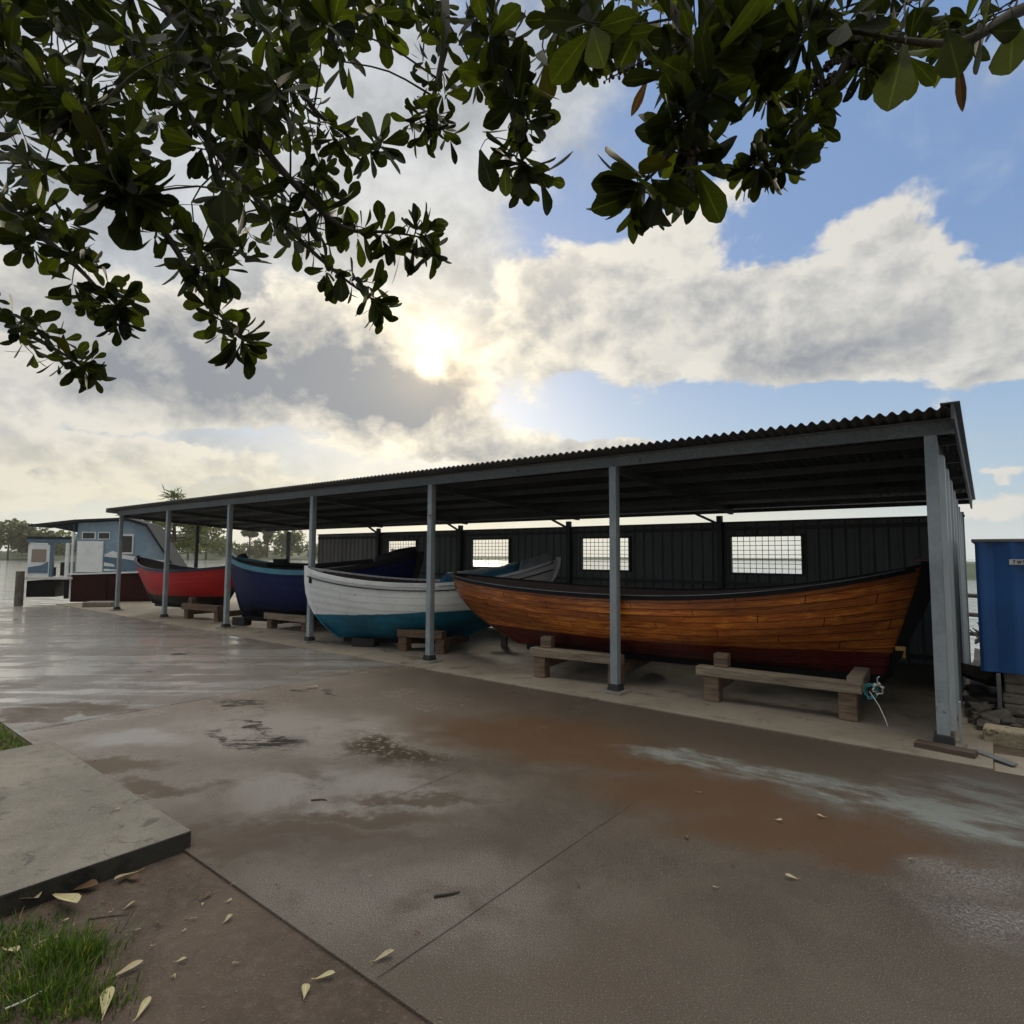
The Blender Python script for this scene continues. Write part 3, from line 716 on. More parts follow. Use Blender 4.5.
# raised horn on the stern
def horn(o, W, pt, L, m):
    g = MB(); p = Vector(pt(1., 1., 1))
    g.tube([W(p.x - .10, 0, p.z + .0), W(p.x - .02, 0, p.z + .10), W(p.x - .12, 0, p.z + .20), W(p.x - .28, 0, p.z + .22)], [.07, .065, .06, .035], 8)
    g.build('stern_horn', m, o, smooth=True)
navy, Wn, ptn, Ln, rzn = boat('fishing_boat', 'dark navy wooden boat with pale blue rail, next left of the white boat', (5.35, .42), (9.79, 1.85), 1.46, 1.20, 1.56, .18, .70, .38, .6, M['hull_navy'], M['lining'], [M['trim_cyan']], 8, .006, 'double-ended wooden boats stored in the shed', stemA=(.05, .04), posts=(M['hull_navy'], M['black']), full=(.75, .62), rail_r=(.034, .045), rail_split=.55)
g = MB(); p = Vector(ptn(0., 1., 1)); g.tube([Wn(p.x + .16, -.02, p.z + .01), Wn(p.x - .01, -.02, p.z + .12)], [.035, .03], 8); g.build('stem_head', M['trim_white'], navy)
g = MB(); p = Vector(ptn(1., 1., 1)); g.tube([Wn(p.x - .9, 0, p.z - .16), Wn(p.x - .4, 0, p.z - .02), Wn(p.x - .05, 0, p.z + .06)], [.12, .13, .09], 8); g.build('stern_deck', M['black'], navy, smooth=True)
white, Ww, ptw, Lw, rzw = boat('fishing_boat', 'white wooden boat with teal blue bottom, its bow poking out past the fourth post', (9.19, -.17), (12.86, 2.12), 1.30, 1.08, 1.47, .13, .78, .62, 1.7, M['hull_white'], M['lining'], [M['trim_white']], 9, .004, 'double-ended wooden boats stored in the shed', rub=(.90, .012, M['steel_dark']), stemA=(.07, .05), stemB=(.06, .05), posts=(M['hull_white'], M['hull_white']), full=(.68, .62), rail_r=(.034, .03), gexp=3.0, gexpB=2.0)
g = MB(); p = Vector(ptw(.035, .86, -1)); g.tube([Ww(p.x, p.y - .012, p.z - .05), Ww(p.x + .004, p.y - .014, p.z + .06)], [.03, .03], 10); g.build('hawse_fitting', M['black'], white)
wood, Wo, pto, Lo, rzo = boat('fishing_boat', 'large varnished orange-brown plank boat with dark red bottom, nearest of the boats', (12.08, .48), (17.93, 1.27), 1.25, 1.085, 1.46, .31, .76, 1.15, .36, M['hull_wood'], M['lining_wood'], [M['black']], 11, .013, 'double-ended wooden boats stored in the shed', stemA=(.05, .02), stemB=(.12, .17), posts=(M['timber_brown'], M['black']), full=(.62, .60), rail_r=(.032, .028), gexp=2.0, gexpB=1.12, stemk=(.55, .15))
g = MB(); p = Vector(pto(1., 1., 1)); g.box(Wo(p.x + .03, 0, p.z + .060), (.24, .13, .03), rzo); g.build('post_cap', M['timber_brown'], wood, bevel=.006)
g = MB(); p = Vector(pto(1., .27, 1)); g.box(Wo(p.x + .02, 0, p.z), (.09, .16, .045), rzo); g.box(Wo(p.x + .05, 0, p.z - .05), (.03, .06, .10), rzo); g.build('rudder_gudgeon', M['bronze'], wood, bevel=.004)
g = MB()
for sd in (-1,):
    pts = [Wo(*Vector(pto(t, 1., sd, .03)) + Vector((0, 0, .012))) for t in [.03 + .94 * i / 36 for i in range(37)]]
    g.tube(pts, .0055, 6)
g.build('rail_line', M['grey_lip'], wood)
# the red boat's stern, turned up
_, Wr, ptr, Lr, rzr = None, None, None, None, None
A = Vector((.42, .30, 0)); B = Vector((4.25, 1.2, 0)); Xr = (B - A).normalized()
g = MB(); e = B
g.tube([e + Xr * -.12 + Vector((0, 0, 1.42)), e + Xr * .0 + Vector((0, 0, 1.50)), e + Xr * .12 + Vector((0, 0, 1.50)), e + Xr * .2 + Vector((0, 0, 1.45))], [.07, .06, .055, .02], 8)
g.build('stern_horn', M['black'], red, smooth=True)
# tarps over the white boat's stern
def cover(name, label, t0, t1, m, lift):
    g = MB(); nt, ns = 14, 11; pts = []
    for i in range(nt):
        t = t0 + (t1 - t0) * i / (nt - 1); e = Vector(ptw(t, 1., 1)); hbv = e.y + .022
        for j in range(ns):
            q = -1 + 2 * j / (ns - 1); sag = .03 * mnoise.noise(Vector((t * 30, q * 3, 0)))
            z = e.z + .022 + lift * (1 - abs(q) ** 1.5) * min(1, hbv / .25) + (sag if abs(q) < .95 else 0) - (.05 if abs(q) > .99 else 0)
            pts.append(Ww(e.x, q * (hbv + .012), z))
    g.quadgrid(pts, nt, ns); return tag(g.build(name, m, smooth=True, solid=.006), label, 'cover')
cover('boat_cover', 'blue tarpaulin stretched over the after part of the white boat', .58, .86, M['tarp_blue'], .15)
cover('boat_cover', 'grey tarpaulin over the raised tip of the white boat', .862, .985, M['tarp_grey'], .15)
# spar lying in the navy boat
g = MB(); g.tube([Wn(.9, .1, 1.32), Wn(2.2, .12, 1.30), Wn(3.6, .05, 1.42)], [.05, .055, .04], 8); g.box(Wn(1.25, .1, 1.38), (.3, .12, .12), rzn)
tag(g.build('wrapped_spar', M['black']), 'dark wrapped spar lying along the navy boat', 'spar')

# ------------------------------------------------------------------ timber trestles
def jit_box(g, c, size, rz, mi=0):
    g.box(c, size, rz + R.uniform(-.03, .03), mi)
def trestle(label, a, b_, beam_z, bw, bh, back, chock=True, m=('timber', 'timber_end'), tilt=0., cap=False):
    a = Vector((*a, 0)); b_ = Vector((*b_, 0)); X = (b_ - a).normalized(); rz = math.atan2(X.y, X.x); L = (b_ - a).length; Y = Vector((-X.y, X.x, 0))
    o = thing('timber_trestle', label, 'trestle', tuple(a), rz, 'timber trestles under the boats')
    zb = beam_z
    def lb(name, mid, size, mm, up=0.):
        g = MB(); g.box((0, 0, 0), size); q = g.build(name, M[mm], None, bevel=.012); q.parent = o
        d = mid - a; q.location = (d.dot(X), d.dot(Y), mid.z); q.rotation_euler = (0, up, R.uniform(-.02, .02)); return q
    lb('beam', (a + b_) / 2 + Vector((0, 0, zb)), (L, bw, bh), m[0], tilt)
    for f in (.10, .92):
        p = a + X * (L * f) + Y * (.04)
        lb('block', p + Vector((0, 0, (zb - bh / 2 + .012) / 2)), (.16, .16, zb - bh / 2 - .012), m[1])
        if back: lb('sleeper', p + Y * (back / 2 + .12) + Vector((0, 0, zb * .55)), (.12, back, .13), m[1])
    if chock: lb('chock', a + X * (L * .16) + Y * .06 + Vector((0, 0, zb + bh / 2 + .07)), (.15, .12, .14), m[1])
    if cap: lb('end_timber', a + X * (L * .965) + Y * .26 + Vector((0, 0, zb + .045)), (.14, .62, .12), m[0])
    return o
trestle('long weathered trestle under the right half of the varnished boat, teal rope at its end', (15.93, .28), (17.48, .38), .325, .15, .10, 1.1, cap=True)
trestle('weathered trestle under the varnished boat, partly behind the sixth post', (13.82, .12), (15.02, .30), .325, .15, .11, 1.1)
trestle('brown trestle under the white boat at the left of the fifth post', (10.95, .40), (11.75, .62), .30, .16, .12, .7, m=('timber_brown', 'timber_brown'))
trestle('low pale trestle under the navy boat behind the fourth post', (6.55, .60), (7.95, .70), .27, .16, .13, .6, m=('timber', 'timber_brown'))
trestle('low trestle under the red boat in front of the third post', (3.35, .30), (4.75, .50), .30, .16, .14, .5, m=('timber_brown', 'timber_brown'))
g = MB(); g.box((0, 0, .09), (.34, .22, .17)); q = g.build('keel_block', M['rubber'], None, bevel=.01); q.location = (5.72, .50, .012); q.rotation_euler.z = .3
tag(q, 'black block on the floor under the navy boat bow', 'block')
g = MB(); g.box((0, 0, .07), (.40, .25, .14)); q = g.build('keel_block', M['rubber'], None, bevel=.012); q.location = (10.15, .36, .012); q.rotation_euler.z = .5
tag(q, 'black tyre-dark block wedged under the white boat forefoot', 'block')
o = thing('boat_stand', 'small pale-topped stand under the left end of the varnished boat', 'stand', (11.9, 1.85, 0))
g = MB(); g.box((11.9, 1.85, .30), (.45, .16, .035), .3); g.build('top', M['plastic_white'], o, bevel=.008)
g = MB(); g.box((11.95, 1.85, .15), (.10, .09, .27), .3); g.build('leg', M['pad'], o, bevel=.006)

# ------------------------------------------------------------------ rope at the trestle end
o = thing('rope', 'teal and white rope tangle hanging off the near trestle end', 'rope', (17.5, .25, 0))
rr = random.Random(11)
def coil(c, r, turns, m, name):
    g = MB(); pts = []
    for i in range(36):
        a = i / 35 * turns * 6.28; k = r * (1 + .25 * math.sin(i * 1.7)); pts.append(Vector(c) + Vector((math.cos(a) * k * .8, .03 * math.sin(i), math.sin(a) * k)))
    g.tube(pts, .006, 6); g.build(name, m, o, smooth=True)
coil((17.56, .26, .33), .06, 2.6, M['rope_teal'], 'teal_strand'); coil((17.62, .24, .36), .045, 1.6, M['rope_white'], 'white_strand')
g = MB(); g.tube([(17.55, .25, .33), (17.63, .2, .22), (17.68, .15, .12), (17.70, .12, .07)], .004, 6); g.tube([(17.62, .24, .38), (17.62, .22, .46), (17.64, .2, .48)], .005, 6); g.build('loose_end', M['rope_white'], o, smooth=True)

# ------------------------------------------------------------------ right-hand clutter
o = thing('storage_cabinet', 'blue ribbed metal cabinet with a grey lid and small sign, right of the shed', 'cabinet', (18.9, 1.5, .45))
bx0, bx1, by0, by1, bz0, bz1 = 18.345, 19.75, 1.30, 2.5, .46, 1.70
g = MB(); bs = breaks(bx0, bx1, .24); pts = []
for u in bs:
    for z in (bz0, bz1): pts.append((u, by0 - prof(u + .03, .24, .026), z))
g.quadgrid(pts, len(bs), 2)
g.box(((bx0 + bx1) / 2, (by0 + by1) / 2 + .01, (bz0 + bz1) / 2), (bx1 - bx0, by1 - by0 - .01, bz1 - bz0 - .004))
g.build('body', M['bluebox'], o)
g = MB(); g.box(((bx0 + bx1) / 2, (by0 + by1) / 2, bz1 + .012), (bx1 - bx0 + .05, by1 - by0 + .06, .032)); g.build('lid', M['grey_lip'], o, bevel=.008)
g = MB(); g.box((18.70, by0 - .031, 1.508), (.20, .008, .05)); sg = g.build('sign_plate', M['plastic_white'], o)
# worn lettering, only strokes are left legible
g = MB(); x = 18.625; y = by0 - .0365
def st(x0, z0, x1, z1, w=.007): g.bar((x0, y, z0), (x1, y, z1), w, .002, 0, (0, 1, 0))
zt, zb_ = 1.523, 1.494
st(x, zt, x + .022, zt); st(x + .011, zt, x + .011, zb_)
for k in range(2):
    st(x + .032 + k * .016, zt, x + .040 + k * .016, zb_); st(x + .048 + k * .016, zt, x + .040 + k * .016, zb_)
st(x + .075, zt, x + .092, zt); st(x + .075, zt - .014, x + .092, zt - .014); st(x + .075, zb_, x + .092, zb_); st(x + .076, zt, x + .076, zt - .014); st(x + .091, zt - .014, x + .091, zb_)
g.build('lettering', M['steel_dark'], sg)
o = thing('stone_crib', 'rough layered stone block carrying the blue cabinet', 'crib', (19.1, 1.8, 0))
rr = random.Random(4)
for k in range(5):
    g = MB(); h = .094; z = -.03 + k * .096; pts = []
    g.box((19.06 + rr.uniform(-.012, .012), 1.85 + rr.uniform(-.02, .02), z + h / 2), (1.1, .95, h)); g.build('stone_course', M['crib'], o, bevel=.014)
g = MB(); g.box((18.475, 1.27, .20), (.035, .06, .50)); tag(g.build('upright_stake', M['grey_lip'], bevel=.005), 'grey upright stake beside the stone block under the cabinet', 'stake')
g = MB(); g.box((0, 0, 0), (1.25, .2, .15)); q = g.build('kerb_block', M['block'], bevel=.02); q.location = (18.98, .47, .045); q.rotation_euler.z = rad(-3)
tag(q, 'long tan concrete kerb block lying in front of the rubble', 'block')
g = MB(); g.box((0, 0, 0), (.32, .06, .012)); q = g.build('bent_strip', M['grey_lip'], bevel=.003); q.location = (18.42, -.12, .02); q.rotation_euler = (.1, .05, rad(-38)); tag(q, 'pale flat metal strip on the ground beside the corner post', 'strip')
g = MB(); g.box((0, 0, 0), (.40, .12, .05)); q = g.build('wet_plank', M['brown_board'], bevel=.006); q.location = (18.12, -.16, .03); q.rotation_euler.z = rad(-8); tag(q, 'short wet brown plank in front of the corner post foot', 'plank')
g = MB(); g.box((18.215, .12, .17), (.016, .07, .38)); tag(g.build('edge_strip', M['sheet_end']), 'thin grey sheet offcut standing against the end wall foot', 'offcut')
def stone(c, r, seed, m=M['stone']):
    bm = bmesh.new(); bmesh.ops.create_icosphere(bm, subdivisions=2, radius=1)
    for v in bm.verts:
        n = mnoise.noise(v.co * 1.6 + Vector((seed * 3.1, seed, 0))); v.co *= 1 + .35 * n
        for ax in range(3): v.co[ax] = max(-.72, min(.72, v.co[ax]))
        v.co.x *= r[0]; v.co.y *= r[1]; v.co.z *= r[2]
    me = bpy.data.meshes.new('rubble_stone'); bm.to_mesh(me); bm.free(); me.materials.append(m)
    q = bpy.data.objects.new('rubble_stone', me); C.objects.link(q); q.location = c; q.rotation_euler = (R.uniform(-.3, .3), R.uniform(-.3, .3), R.uniform(0, 6)); return q
rs = random.Random(21)
SL = 'dark broken stone slab in the rubble heap between shed end and blue cabinet'
for k in range(90):
    y = rs.uniform(.75, 3.6); f = (y - .7) / 2.9; wid = .30 + .35 * f
    x = 18.27 + rs.uniform(.02, .32 if y < 1.9 else 1.2) + (0 if y > .9 else .05)
    z = -.02 + rs.uniform(0, .10) + .34 * max(0, min(1, (y - .9) / 2.0)) * rs.uniform(.35, 1)
    s = rs.uniform(.045, .13); q = stone((x, y, z), (s * 1.35, s, s * rs.uniform(.35, .6)), k)
    tag(q, SL, 'stone', 'broken stones in the rubble heap')
q = stone((18.34, 2.05, .30), (.26, .24, .10), 91); tag(q, 'largest flat grey slab lying on top of the rubble heap', 'stone', 'broken stones in the rubble heap')
g = MB(); pts = []
for i in range(14):
    for j in range(14):
        x = 18.22 + 2.3 * i / 13; y = .55 + 4.7 * j / 13; z = -.03 + .20 * min(1, max(0, (y - .9) / 2.2)) + .09 * mnoise.noise(Vector((x * 3, y * 3, 0)))
        pts.append((x, y, z))
g.quadgrid(pts, 14, 14); tag(g.build('rubble_bank', M['stone'], smooth=True), kind='structure')
# railing over the water
o = thing('driftwood_railing', 'rough dark timber railing at the water edge between shed and cabinet', 'railing', (18.2, 5.1, 0))
for z in (.42, .70, .98):
    g = MB(); g.tube([(17.6, 5.12, z + .02), (18.4, 5.10, z), (19.6, 5.14, z + .03)], .032, 7); g.build('rail', M['rail_wood'], o)
for x in (17.7, 18.95, 20.2):
    g = MB(); g.tube([(x, 5.16, -.3), (x + .02, 5.16, 1.08)], .05, 8); g.build('rail_post', M['rail_wood'], o)
g = MB()
for k in range(10):
    a = rs.uniform(0, 3.14); p = Vector((18.2 + rs.uniform(-.1, .35), 4.9, .30 + rs.uniform(0, .12))); g.tube([p, p + Vector((math.cos(a) * .25, .05, .12 + .18 * rs.random()))], [.02, .008], 5)
g.build('brush', M['rail_wood'], o)

# ------------------------------------------------------------------ houseboat on the left
HO = Vector((-4.92, -.92, 0)); HX = Vector((.64, .77, 0)).normalized(); HY = Vector((-HX.y, HX.x, 0)); hrz = math.atan2(HX.y, HX.x); KX = .82; FR = (HO, HX * KX, HY)
hb_ = thing('houseboat', 'pale blue cabin houseboat with maroon hull moored at the quay end', 'houseboat', tuple(HO), hrz)
def H(x, y, z): return HO + HX * (x * KX) + HY * y + Vector((0, 0, z))
def hbox(name, x0, x1, y0, y1, z0, z1, m, parent=None, bev=.008):
    g = MB(); g.box(H((x0 + x1) / 2, (y0 + y1) / 2, (z0 + z1) / 2), ((x1 - x0) * KX, y1 - y0, z1 - z0), hrz); return g.build(name, M[m] if isinstance(m, str) else m, parent or hb_, bevel=bev)
g = MB(); g.side([(1.55, .02), (4.75, .02), (5.05, .95), (1.50, .86)], 0, 1.15, FR); hull = g.build('hull', M['hull_maroon'], hb_, bevel=.015)
hbox('hull_strake', 2.75, 2.79, -.02, 0, .06, .86, 'black', hull, 0)
g = MB(); g.side([(1.45, .862), (5.05, .952), (5.06, 1.00), (1.45, .91)], -.03, 1.18, FR); g.build('white_band', M['cabin_white'], hb_)
# cabin side outline with raked windscreen
cab = [(1.62, .912), (4.62, .985), (5.1, 1.02), (4.05, 2.42), (3.3, 2.60), (1.62, 2.50)]
g = MB(); g.side(cab, .08, 1.07, FR); cabin = g.build('cabin', M['cabin_blue'], hb_, bevel=.01)
g = MB(); g.side([(-.05 + .1, 2.36), (1.62, 2.52), (3.3, 2.615), (4.05, 2.435), (5.14, 1.05), (5.2, 1.09), (4.1, 2.50), (3.32, 2.69), (1.60, 2.60), (.05, 2.42)], -.06, 1.2, FR); g.build('roof', M['canopy'], hb_)
g = MB(); g.side([(.9, 2.33), (1.62, 2.20), (1.62, 2.50), (.5, 2.38)], .0, .10, FR); g.build('awning_fold', M['canopy'], hb_)
# window band and painted wave
wn = hbox('window', 1.80, 2.28, .055, .078, 1.98, 2.22, 'cabin_white', cabin); hbox('pane', 1.84, 2.24, .05, .054, 2.01, 2.19, 'glass', wn, 0)
wn = hbox('window', 2.36, 2.78, .055, .078, 1.98, 2.22, 'cabin_white', cabin); hbox('pane', 2.39, 2.75, .05, .054, 2.01, 2.19, 'glass', wn, 0)
wn = hbox('window', 3.12, 3.62, .045, .078, 1.52, 2.16, 'cabin_white', cabin); hbox('pane', 3.17, 3.57, .04, .044, 1.58, 2.10, 'glass', wn, 0)
hbox('locker_door', 1.68, 2.58, .02, .076, .95, 1.92, 'cabin_white', hb_)
g = MB(); pts = [(2.62, .95)] + [(2.62 + .05 * i, 1.48 - .22 * (i / 40) + .10 * math.sin(i * .18)) for i in range(41)] + [(4.66, 1.0)]
g.side(pts, .062, .079, FR); g.build('painted_wave', M['cabin_dblue'], hb_)
g = MB(); g.side([(2.62, 1.50), (2.9, 1.62), (3.3, 1.50), (4.2, 1.36), (4.85, 1.32), (4.82, 1.24), (4.0, 1.27), (3.3, 1.37), (2.62, 1.44)], .055, .0615, FR); g.build('white_stripe', M['cabin_white'], hb_)
g = MB(); g.side([(2.62, 1.26), (2.95, 1.20), (3.0, 1.12), (2.62, 1.14)], .055, .0615, FR); g.side([(2.62, 1.05), (3.2, 1.02), (3.2, .985), (2.62, .985)], .055, .0615, FR); g.build('white_swirl', M['cabin_white'], hb_)
# aft deck, posts, door
hbox('deck', .02, 1.60, -.02, 1.15, .72, .80, 'plastic_white'); hbox('deck_beam', .04, 1.0, .05, 1.1, .18, .68, 'black'); hbox('deck_beam', 1.3, 1.5, .05, 1.1, .12, .70, 'black')
hbox('post', 1.50, 1.57, .0, .07, .1, 2.45, 'cabin_white')
dr = hbox('door', .04, .78, .02, .07, .82, 1.80, 'cabin_white')
hbox('blind', .17, .66, .012, .018, 1.26, 1.66, 'blind', dr, 0)
g = MB(); g.side([(.08, .92), (.74, .92), (.74, 1.28), (.5, 1.16), (.08, 1.10)], .006, .0175, FR); g.build('painted_wave', M['cabin_dblue'], dr)
hbox('door_frame', .78, .90, .0, .09, .80, 1.86, 'cabin_dblue'); hbox('door_frame', 1.30, 1.42, .0, .09, .80, 1.86, 'cabin_white'); hbox('lintel', .0, 1.45, .0, .11, 1.86, 1.98, 'cabin_dblue'); hbox('side_screen', .02, .06, .1, 1.1, .82, 1.86, 'cabin_white'); hbox('awning_edge', .0, 1.46, -.02, .02, 1.985, 2.05, 'canopy')
sx = hbox('seat', .93, 1.12, .4, .75, .82, 1.25, 'seat'); hbox('seat', 1.16, 1.28, .3, .7, .82, 1.28, 'seat'); hbox('fender', .82, .92, .10, .2, .82, 1.1, 'seat')
g = MB(); p = H(-.12, -.05, 0); g.tube([p + Vector((0, 0, -1.5)), p + Vector((0, 0, .98))], [.12, .11], 10); tag(g.build('mooring_pile', M['rail_wood'], smooth=False), 'dark timber mooring pile at the houseboat stern', 'pile')
g = MB(); p = gp(100, 607); g.box((0, 0, 0), (.75, .45, .16)); q = g.build('concrete_block', M['pad'], bevel=.03); q.location = (p.x, p.y, .08); q.rotation_euler.z = hrz
tag(q, 'flat pale concrete block lying before the maroon houseboat hull', 'block')

# ------------------------------------------------------------------ overhanging tree
tree = thing('shade_tree', 'broad-leaved tree whose leafy branches hang over the top of the view', 'tree', (14.2, -8.4, -.03))
def leaf_pts(L, Wd, curl, fold, base, d, n, rnd=None):
    """obovate leaf: rows along its length; returns grid of 7 x 3"""
    d = d.normalized(); s = d.cross(n); s = s.normalized() if s.length > 1e-4 else d.orthogonal().normalized(); n = s.cross(d).normalized()
    pts = []; uv = []
    for i, t in enumerate((0, .12, .3, .5, .68, .85, .96, 1.)):
        w = (.06, .13, .26, .41, .5, .40, .18, .02)[i] * Wd
        c = base + d * (L * t) - n * (curl * L * t * t)
        for k in (-1, 0, 1): pts.append(c + s * (w * k) + n * (abs(k) * fold * w)); uv.append((.5 + .5 * k, t))
    return pts, uv
def add_leaf(g, base, d, n, L, rnd, mi=0, wide=.46, petiole=True):
    w = L * rnd.uniform(wide - .06, wide + .07)
    pts, uv = leaf_pts(L, w, rnd.uniform(-.05, .22), rnd.uniform(.05, .35), base, d, n)
    g.quadgrid(pts, 8, 3, mi, uv)
def rosette(g, tip, axis, L, n, rnd, spread=(35, 95)):
    axis = axis.normalized(); o1 = axis.orthogonal().normalized(); a0 = rnd.uniform(0, 6.28)
    for k in range(n):
        a = a0 + k * 2.399 + rnd.uniform(-.3, .3); f = k / max(1, n - 1); el = rad(spread[0] + (spread[1] - spread[0]) * f + rnd.uniform(-14, 14))
        sd = Matrix.Rotation(a, 3, axis) @ o1
        d = axis * math.cos(el) + sd * math.sin(el) + Vector((0, 0, -.12))
        nrm = axis * math.sin(el) - sd * math.cos(el) + Vector((rnd.gauss(0, .25), rnd.gauss(0, .25), rnd.gauss(0, .25)))
        l = L * rnd.uniform(.62, 1.1) * (.55 + .45 * min(1, f * 2.2 + .2))
        add_leaf(g, tip - axis * (.10 * f * L * 3) + d * .012, d, nrm, l, rnd)
TR = random.Random(33)
def smooth_path(ps, n=5):
    out = []
    P = [ps[0]] + list(ps) + [ps[-1]]
    for i in range(1, len(P) - 2):
        for k in range(n):
            t = k / n; a, b_, c, d = P[i - 1], P[i], P[i + 1], P[i + 2]
            out.append(.5 * ((2 * b_) + (c - a) * t + (2 * a - 5 * b_ + 4 * c - d) * t * t + (3 * b_ - a - 3 * c + d) * t ** 3))
    out.append(P[-2]); return out
TRUNK = [Vector((14.2, -8.4, -.1)), Vector((14.25, -8.35, 1.2)), Vector((14.5, -8.15, 2.5)), Vector((14.9, -7.9, 3.5))]
g = MB(); tp = smooth_path(TRUNK, 6); g.tube(tp, [.22 - .09 * i / (len(tp) - 1) + (.08 if i == 0 else 0) for i in range(len(tp))], 14)
trunk = g.build('trunk', M['bark'], tree, smooth=True)
FORK = TRUNK[-1]; FORK2 = Vector((15.6, -7.5, 3.75)); FORK3 = Vector((17.0, -6.6, 3.9))
# limb name, start, pixel path (px, py, depth), leaf length, leaves per node
LIMBS = [
    (FORK, [(-60, 20, 2.6), (0, 58, 2.3), (60, 88, 2.1), (95, 125, 2.0), (112, 172, 1.95), (125, 197, 1.95)], 0.165),
    (FORK, [(-40, 40, 2.5), (60, 100, 2.4), (130, 190, 2.3), (170, 240, 2.25), (200, 290, 2.25), (225, 320, 2.2), (244, 342, 2.2)], 0.132),
    (FORK, [(-80, 150, 2.6), (0, 208, 2.5), (40, 235, 2.45), (75, 265, 2.4), (100, 290, 2.35), (122, 308, 2.3)], 0.125),
    (FORK, [(-90, 260, 2.8), (0, 316, 2.7), (30, 335, 2.65), (60, 352, 2.6), (86, 368, 2.6)], 0.112),
    (FORK2, [(120, -50, 2.6), (200, 55, 2.5), (250, 130, 2.45), (300, 190, 2.4), (345, 228, 2.4), (390, 232, 2.4), (425, 238, 2.4)], 0.139),
    (FORK2, [(60, -40, 2.9), (160, 80, 2.7), (240, 180, 2.6), (300, 240, 2.5), (342, 277, 2.45), (374, 300, 2.4)], 0.125),
    (FORK2, [(250, -60, 2.8), (290, 30, 2.6), (308, 100, 2.5), (340, 130, 2.5), (372, 152, 2.5)], 0.132),
    (FORK3, [(430, -70, 2.6), (446, 20, 2.3), (440, 70, 2.25), (430, 110, 2.2), (430, 122, 2.2)], 0.099),
    (FORK3, [(470, -70, 2.3), (500, 50, 2.1), (512, 110, 2.05), (520, 150, 2.05), (525, 172, 2.05)], 0.125),
    (FORK3, [(600, -90, 2.1), (690, 40, 1.9), (695, 110, 1.85), (665, 160, 1.85), (638, 188, 1.85)], 0.178),
    (FORK3, [(660, -90, 2.2), (720, 20, 2.0), (745, 50, 2.0), (762, 75, 2.0)], 0.152),
    (FORK3, [(860, -110, 2.2), (868, 0, 2.0), (845, 65, 1.95), (812, 115, 1.95), (782, 152, 1.95), (766, 172, 1.95)], 0.112),
    (FORK3, [(1120, -60, 2.2), (1010, 15, 2.0), (960, 42, 1.95), (900, 40, 1.9), (850, 30, 1.9), (800, 32, 1.9)], 0.158),
    (FORK3, [(520, -80, 2.4), (560, 0, 2.3), (575, 35, 2.25), (590, 55, 2.2)], 0.132),
    (FORK2, [(310, -80, 2.7), (350, -15, 2.5), (385, 12, 2.5)], 0.132),
]
BR = []
for st_, path, LL in LIMBS:
    w_ = [at(*p) for p in path]
    first = w_[0]; mid1 = st_.lerp(first, .35) + Vector((0, 0, .45)); mid2 = st_.lerp(first, .72) + Vector((0, 0, .35))
    ps = smooth_path([st_, mid1, mid2] + w_, 5); n = len(ps)
    g = MB(); g.tube(ps, [.038 * (1 - i / n) ** 1.3 + .0028 for i in range(n)], 8)
    br = g.build('branch', M['twig'], tree, smooth=True)
    BR.append((br, ps, w_, LL, MB(), g, st_))
def twig_to(gt, a, b_, r0=.004):
    m_ = a.lerp(b_, .5) + Vector((TR.gauss(0, .03), TR.gauss(0, .03), .03)); gt.tube(smooth_path([a, m_, b_], 3), [r0, r0 * .9, r0 * .8, r0 * .75, r0 * .7, r0 * .6, r0 * .55][:7], 5)
for i, (br, ps, w_, LL, gl, gt, st_) in enumerate(BR):
    # end rosette + side rosettes along the visible part
    tip = ps[-1]; ax = (ps[-1] - ps[-3]).normalized()
    rosette(gl, tip, ax, LL, 13, TR)
    vis = ps[len(ps) - 5 * (len(w_) - 1) - 1:]
    for k, p in enumerate(vis[3:-1]):
        if TR.random() < (.85 if i not in (4, 12) else .6):
            d = (vis[min(k + 4, len(vis) - 1)] - p).normalized(); side_ = Matrix.Rotation(TR.uniform(0, 6.28), 3, d) @ d.orthogonal().normalized()
            ax2 = (d * .7 + side_ * .8 + Vector((0, 0, -.1))).normalized(); q = p + ax2 * TR.uniform(.03, .10)
            twig_to(gt, p, q, .003); rosette(gl, q, ax2, LL * TR.uniform(.75, 1.0), TR.randint(5, 9), TR)
# dense parts of the crown: sprays hung from the nearest limb
FILL = [(110, 40, 150, 70, 60), (40, 120, 60, 60, 24), (60, 10, 90, 40, 26), (190, 110, 80, 60, 34), (230, 60, 80, 60, 30), (260, 160, 70, 60, 26), (230, 215, 40, 50, 12), (310, 215, 45, 45, 16), (205, 275, 22, 35, 7), (20, 180, 30, 40, 10), (45, 215, 30, 25, 7),
        (310, 30, 50, 45, 16), (420, 5, 60, 25, 12), (470, 40, 60, 45, 18), (520, 70, 35, 55, 12), (600, 5, 60, 26, 9), (650, 25, 60, 34, 11), (700, 60, 42, 55, 13), (690, 130, 30, 45, 8), (760, 20, 50, 40, 14), (820, 10, 45, 25, 7), (900, 15, 50, 25, 9), (880, 60, 35, 35, 7), (790, 150, 25, 22, 4), (250, 5, 120, 30, 24), (905, 60, 55, 28, 6), (985, 28, 40, 25, 4)]
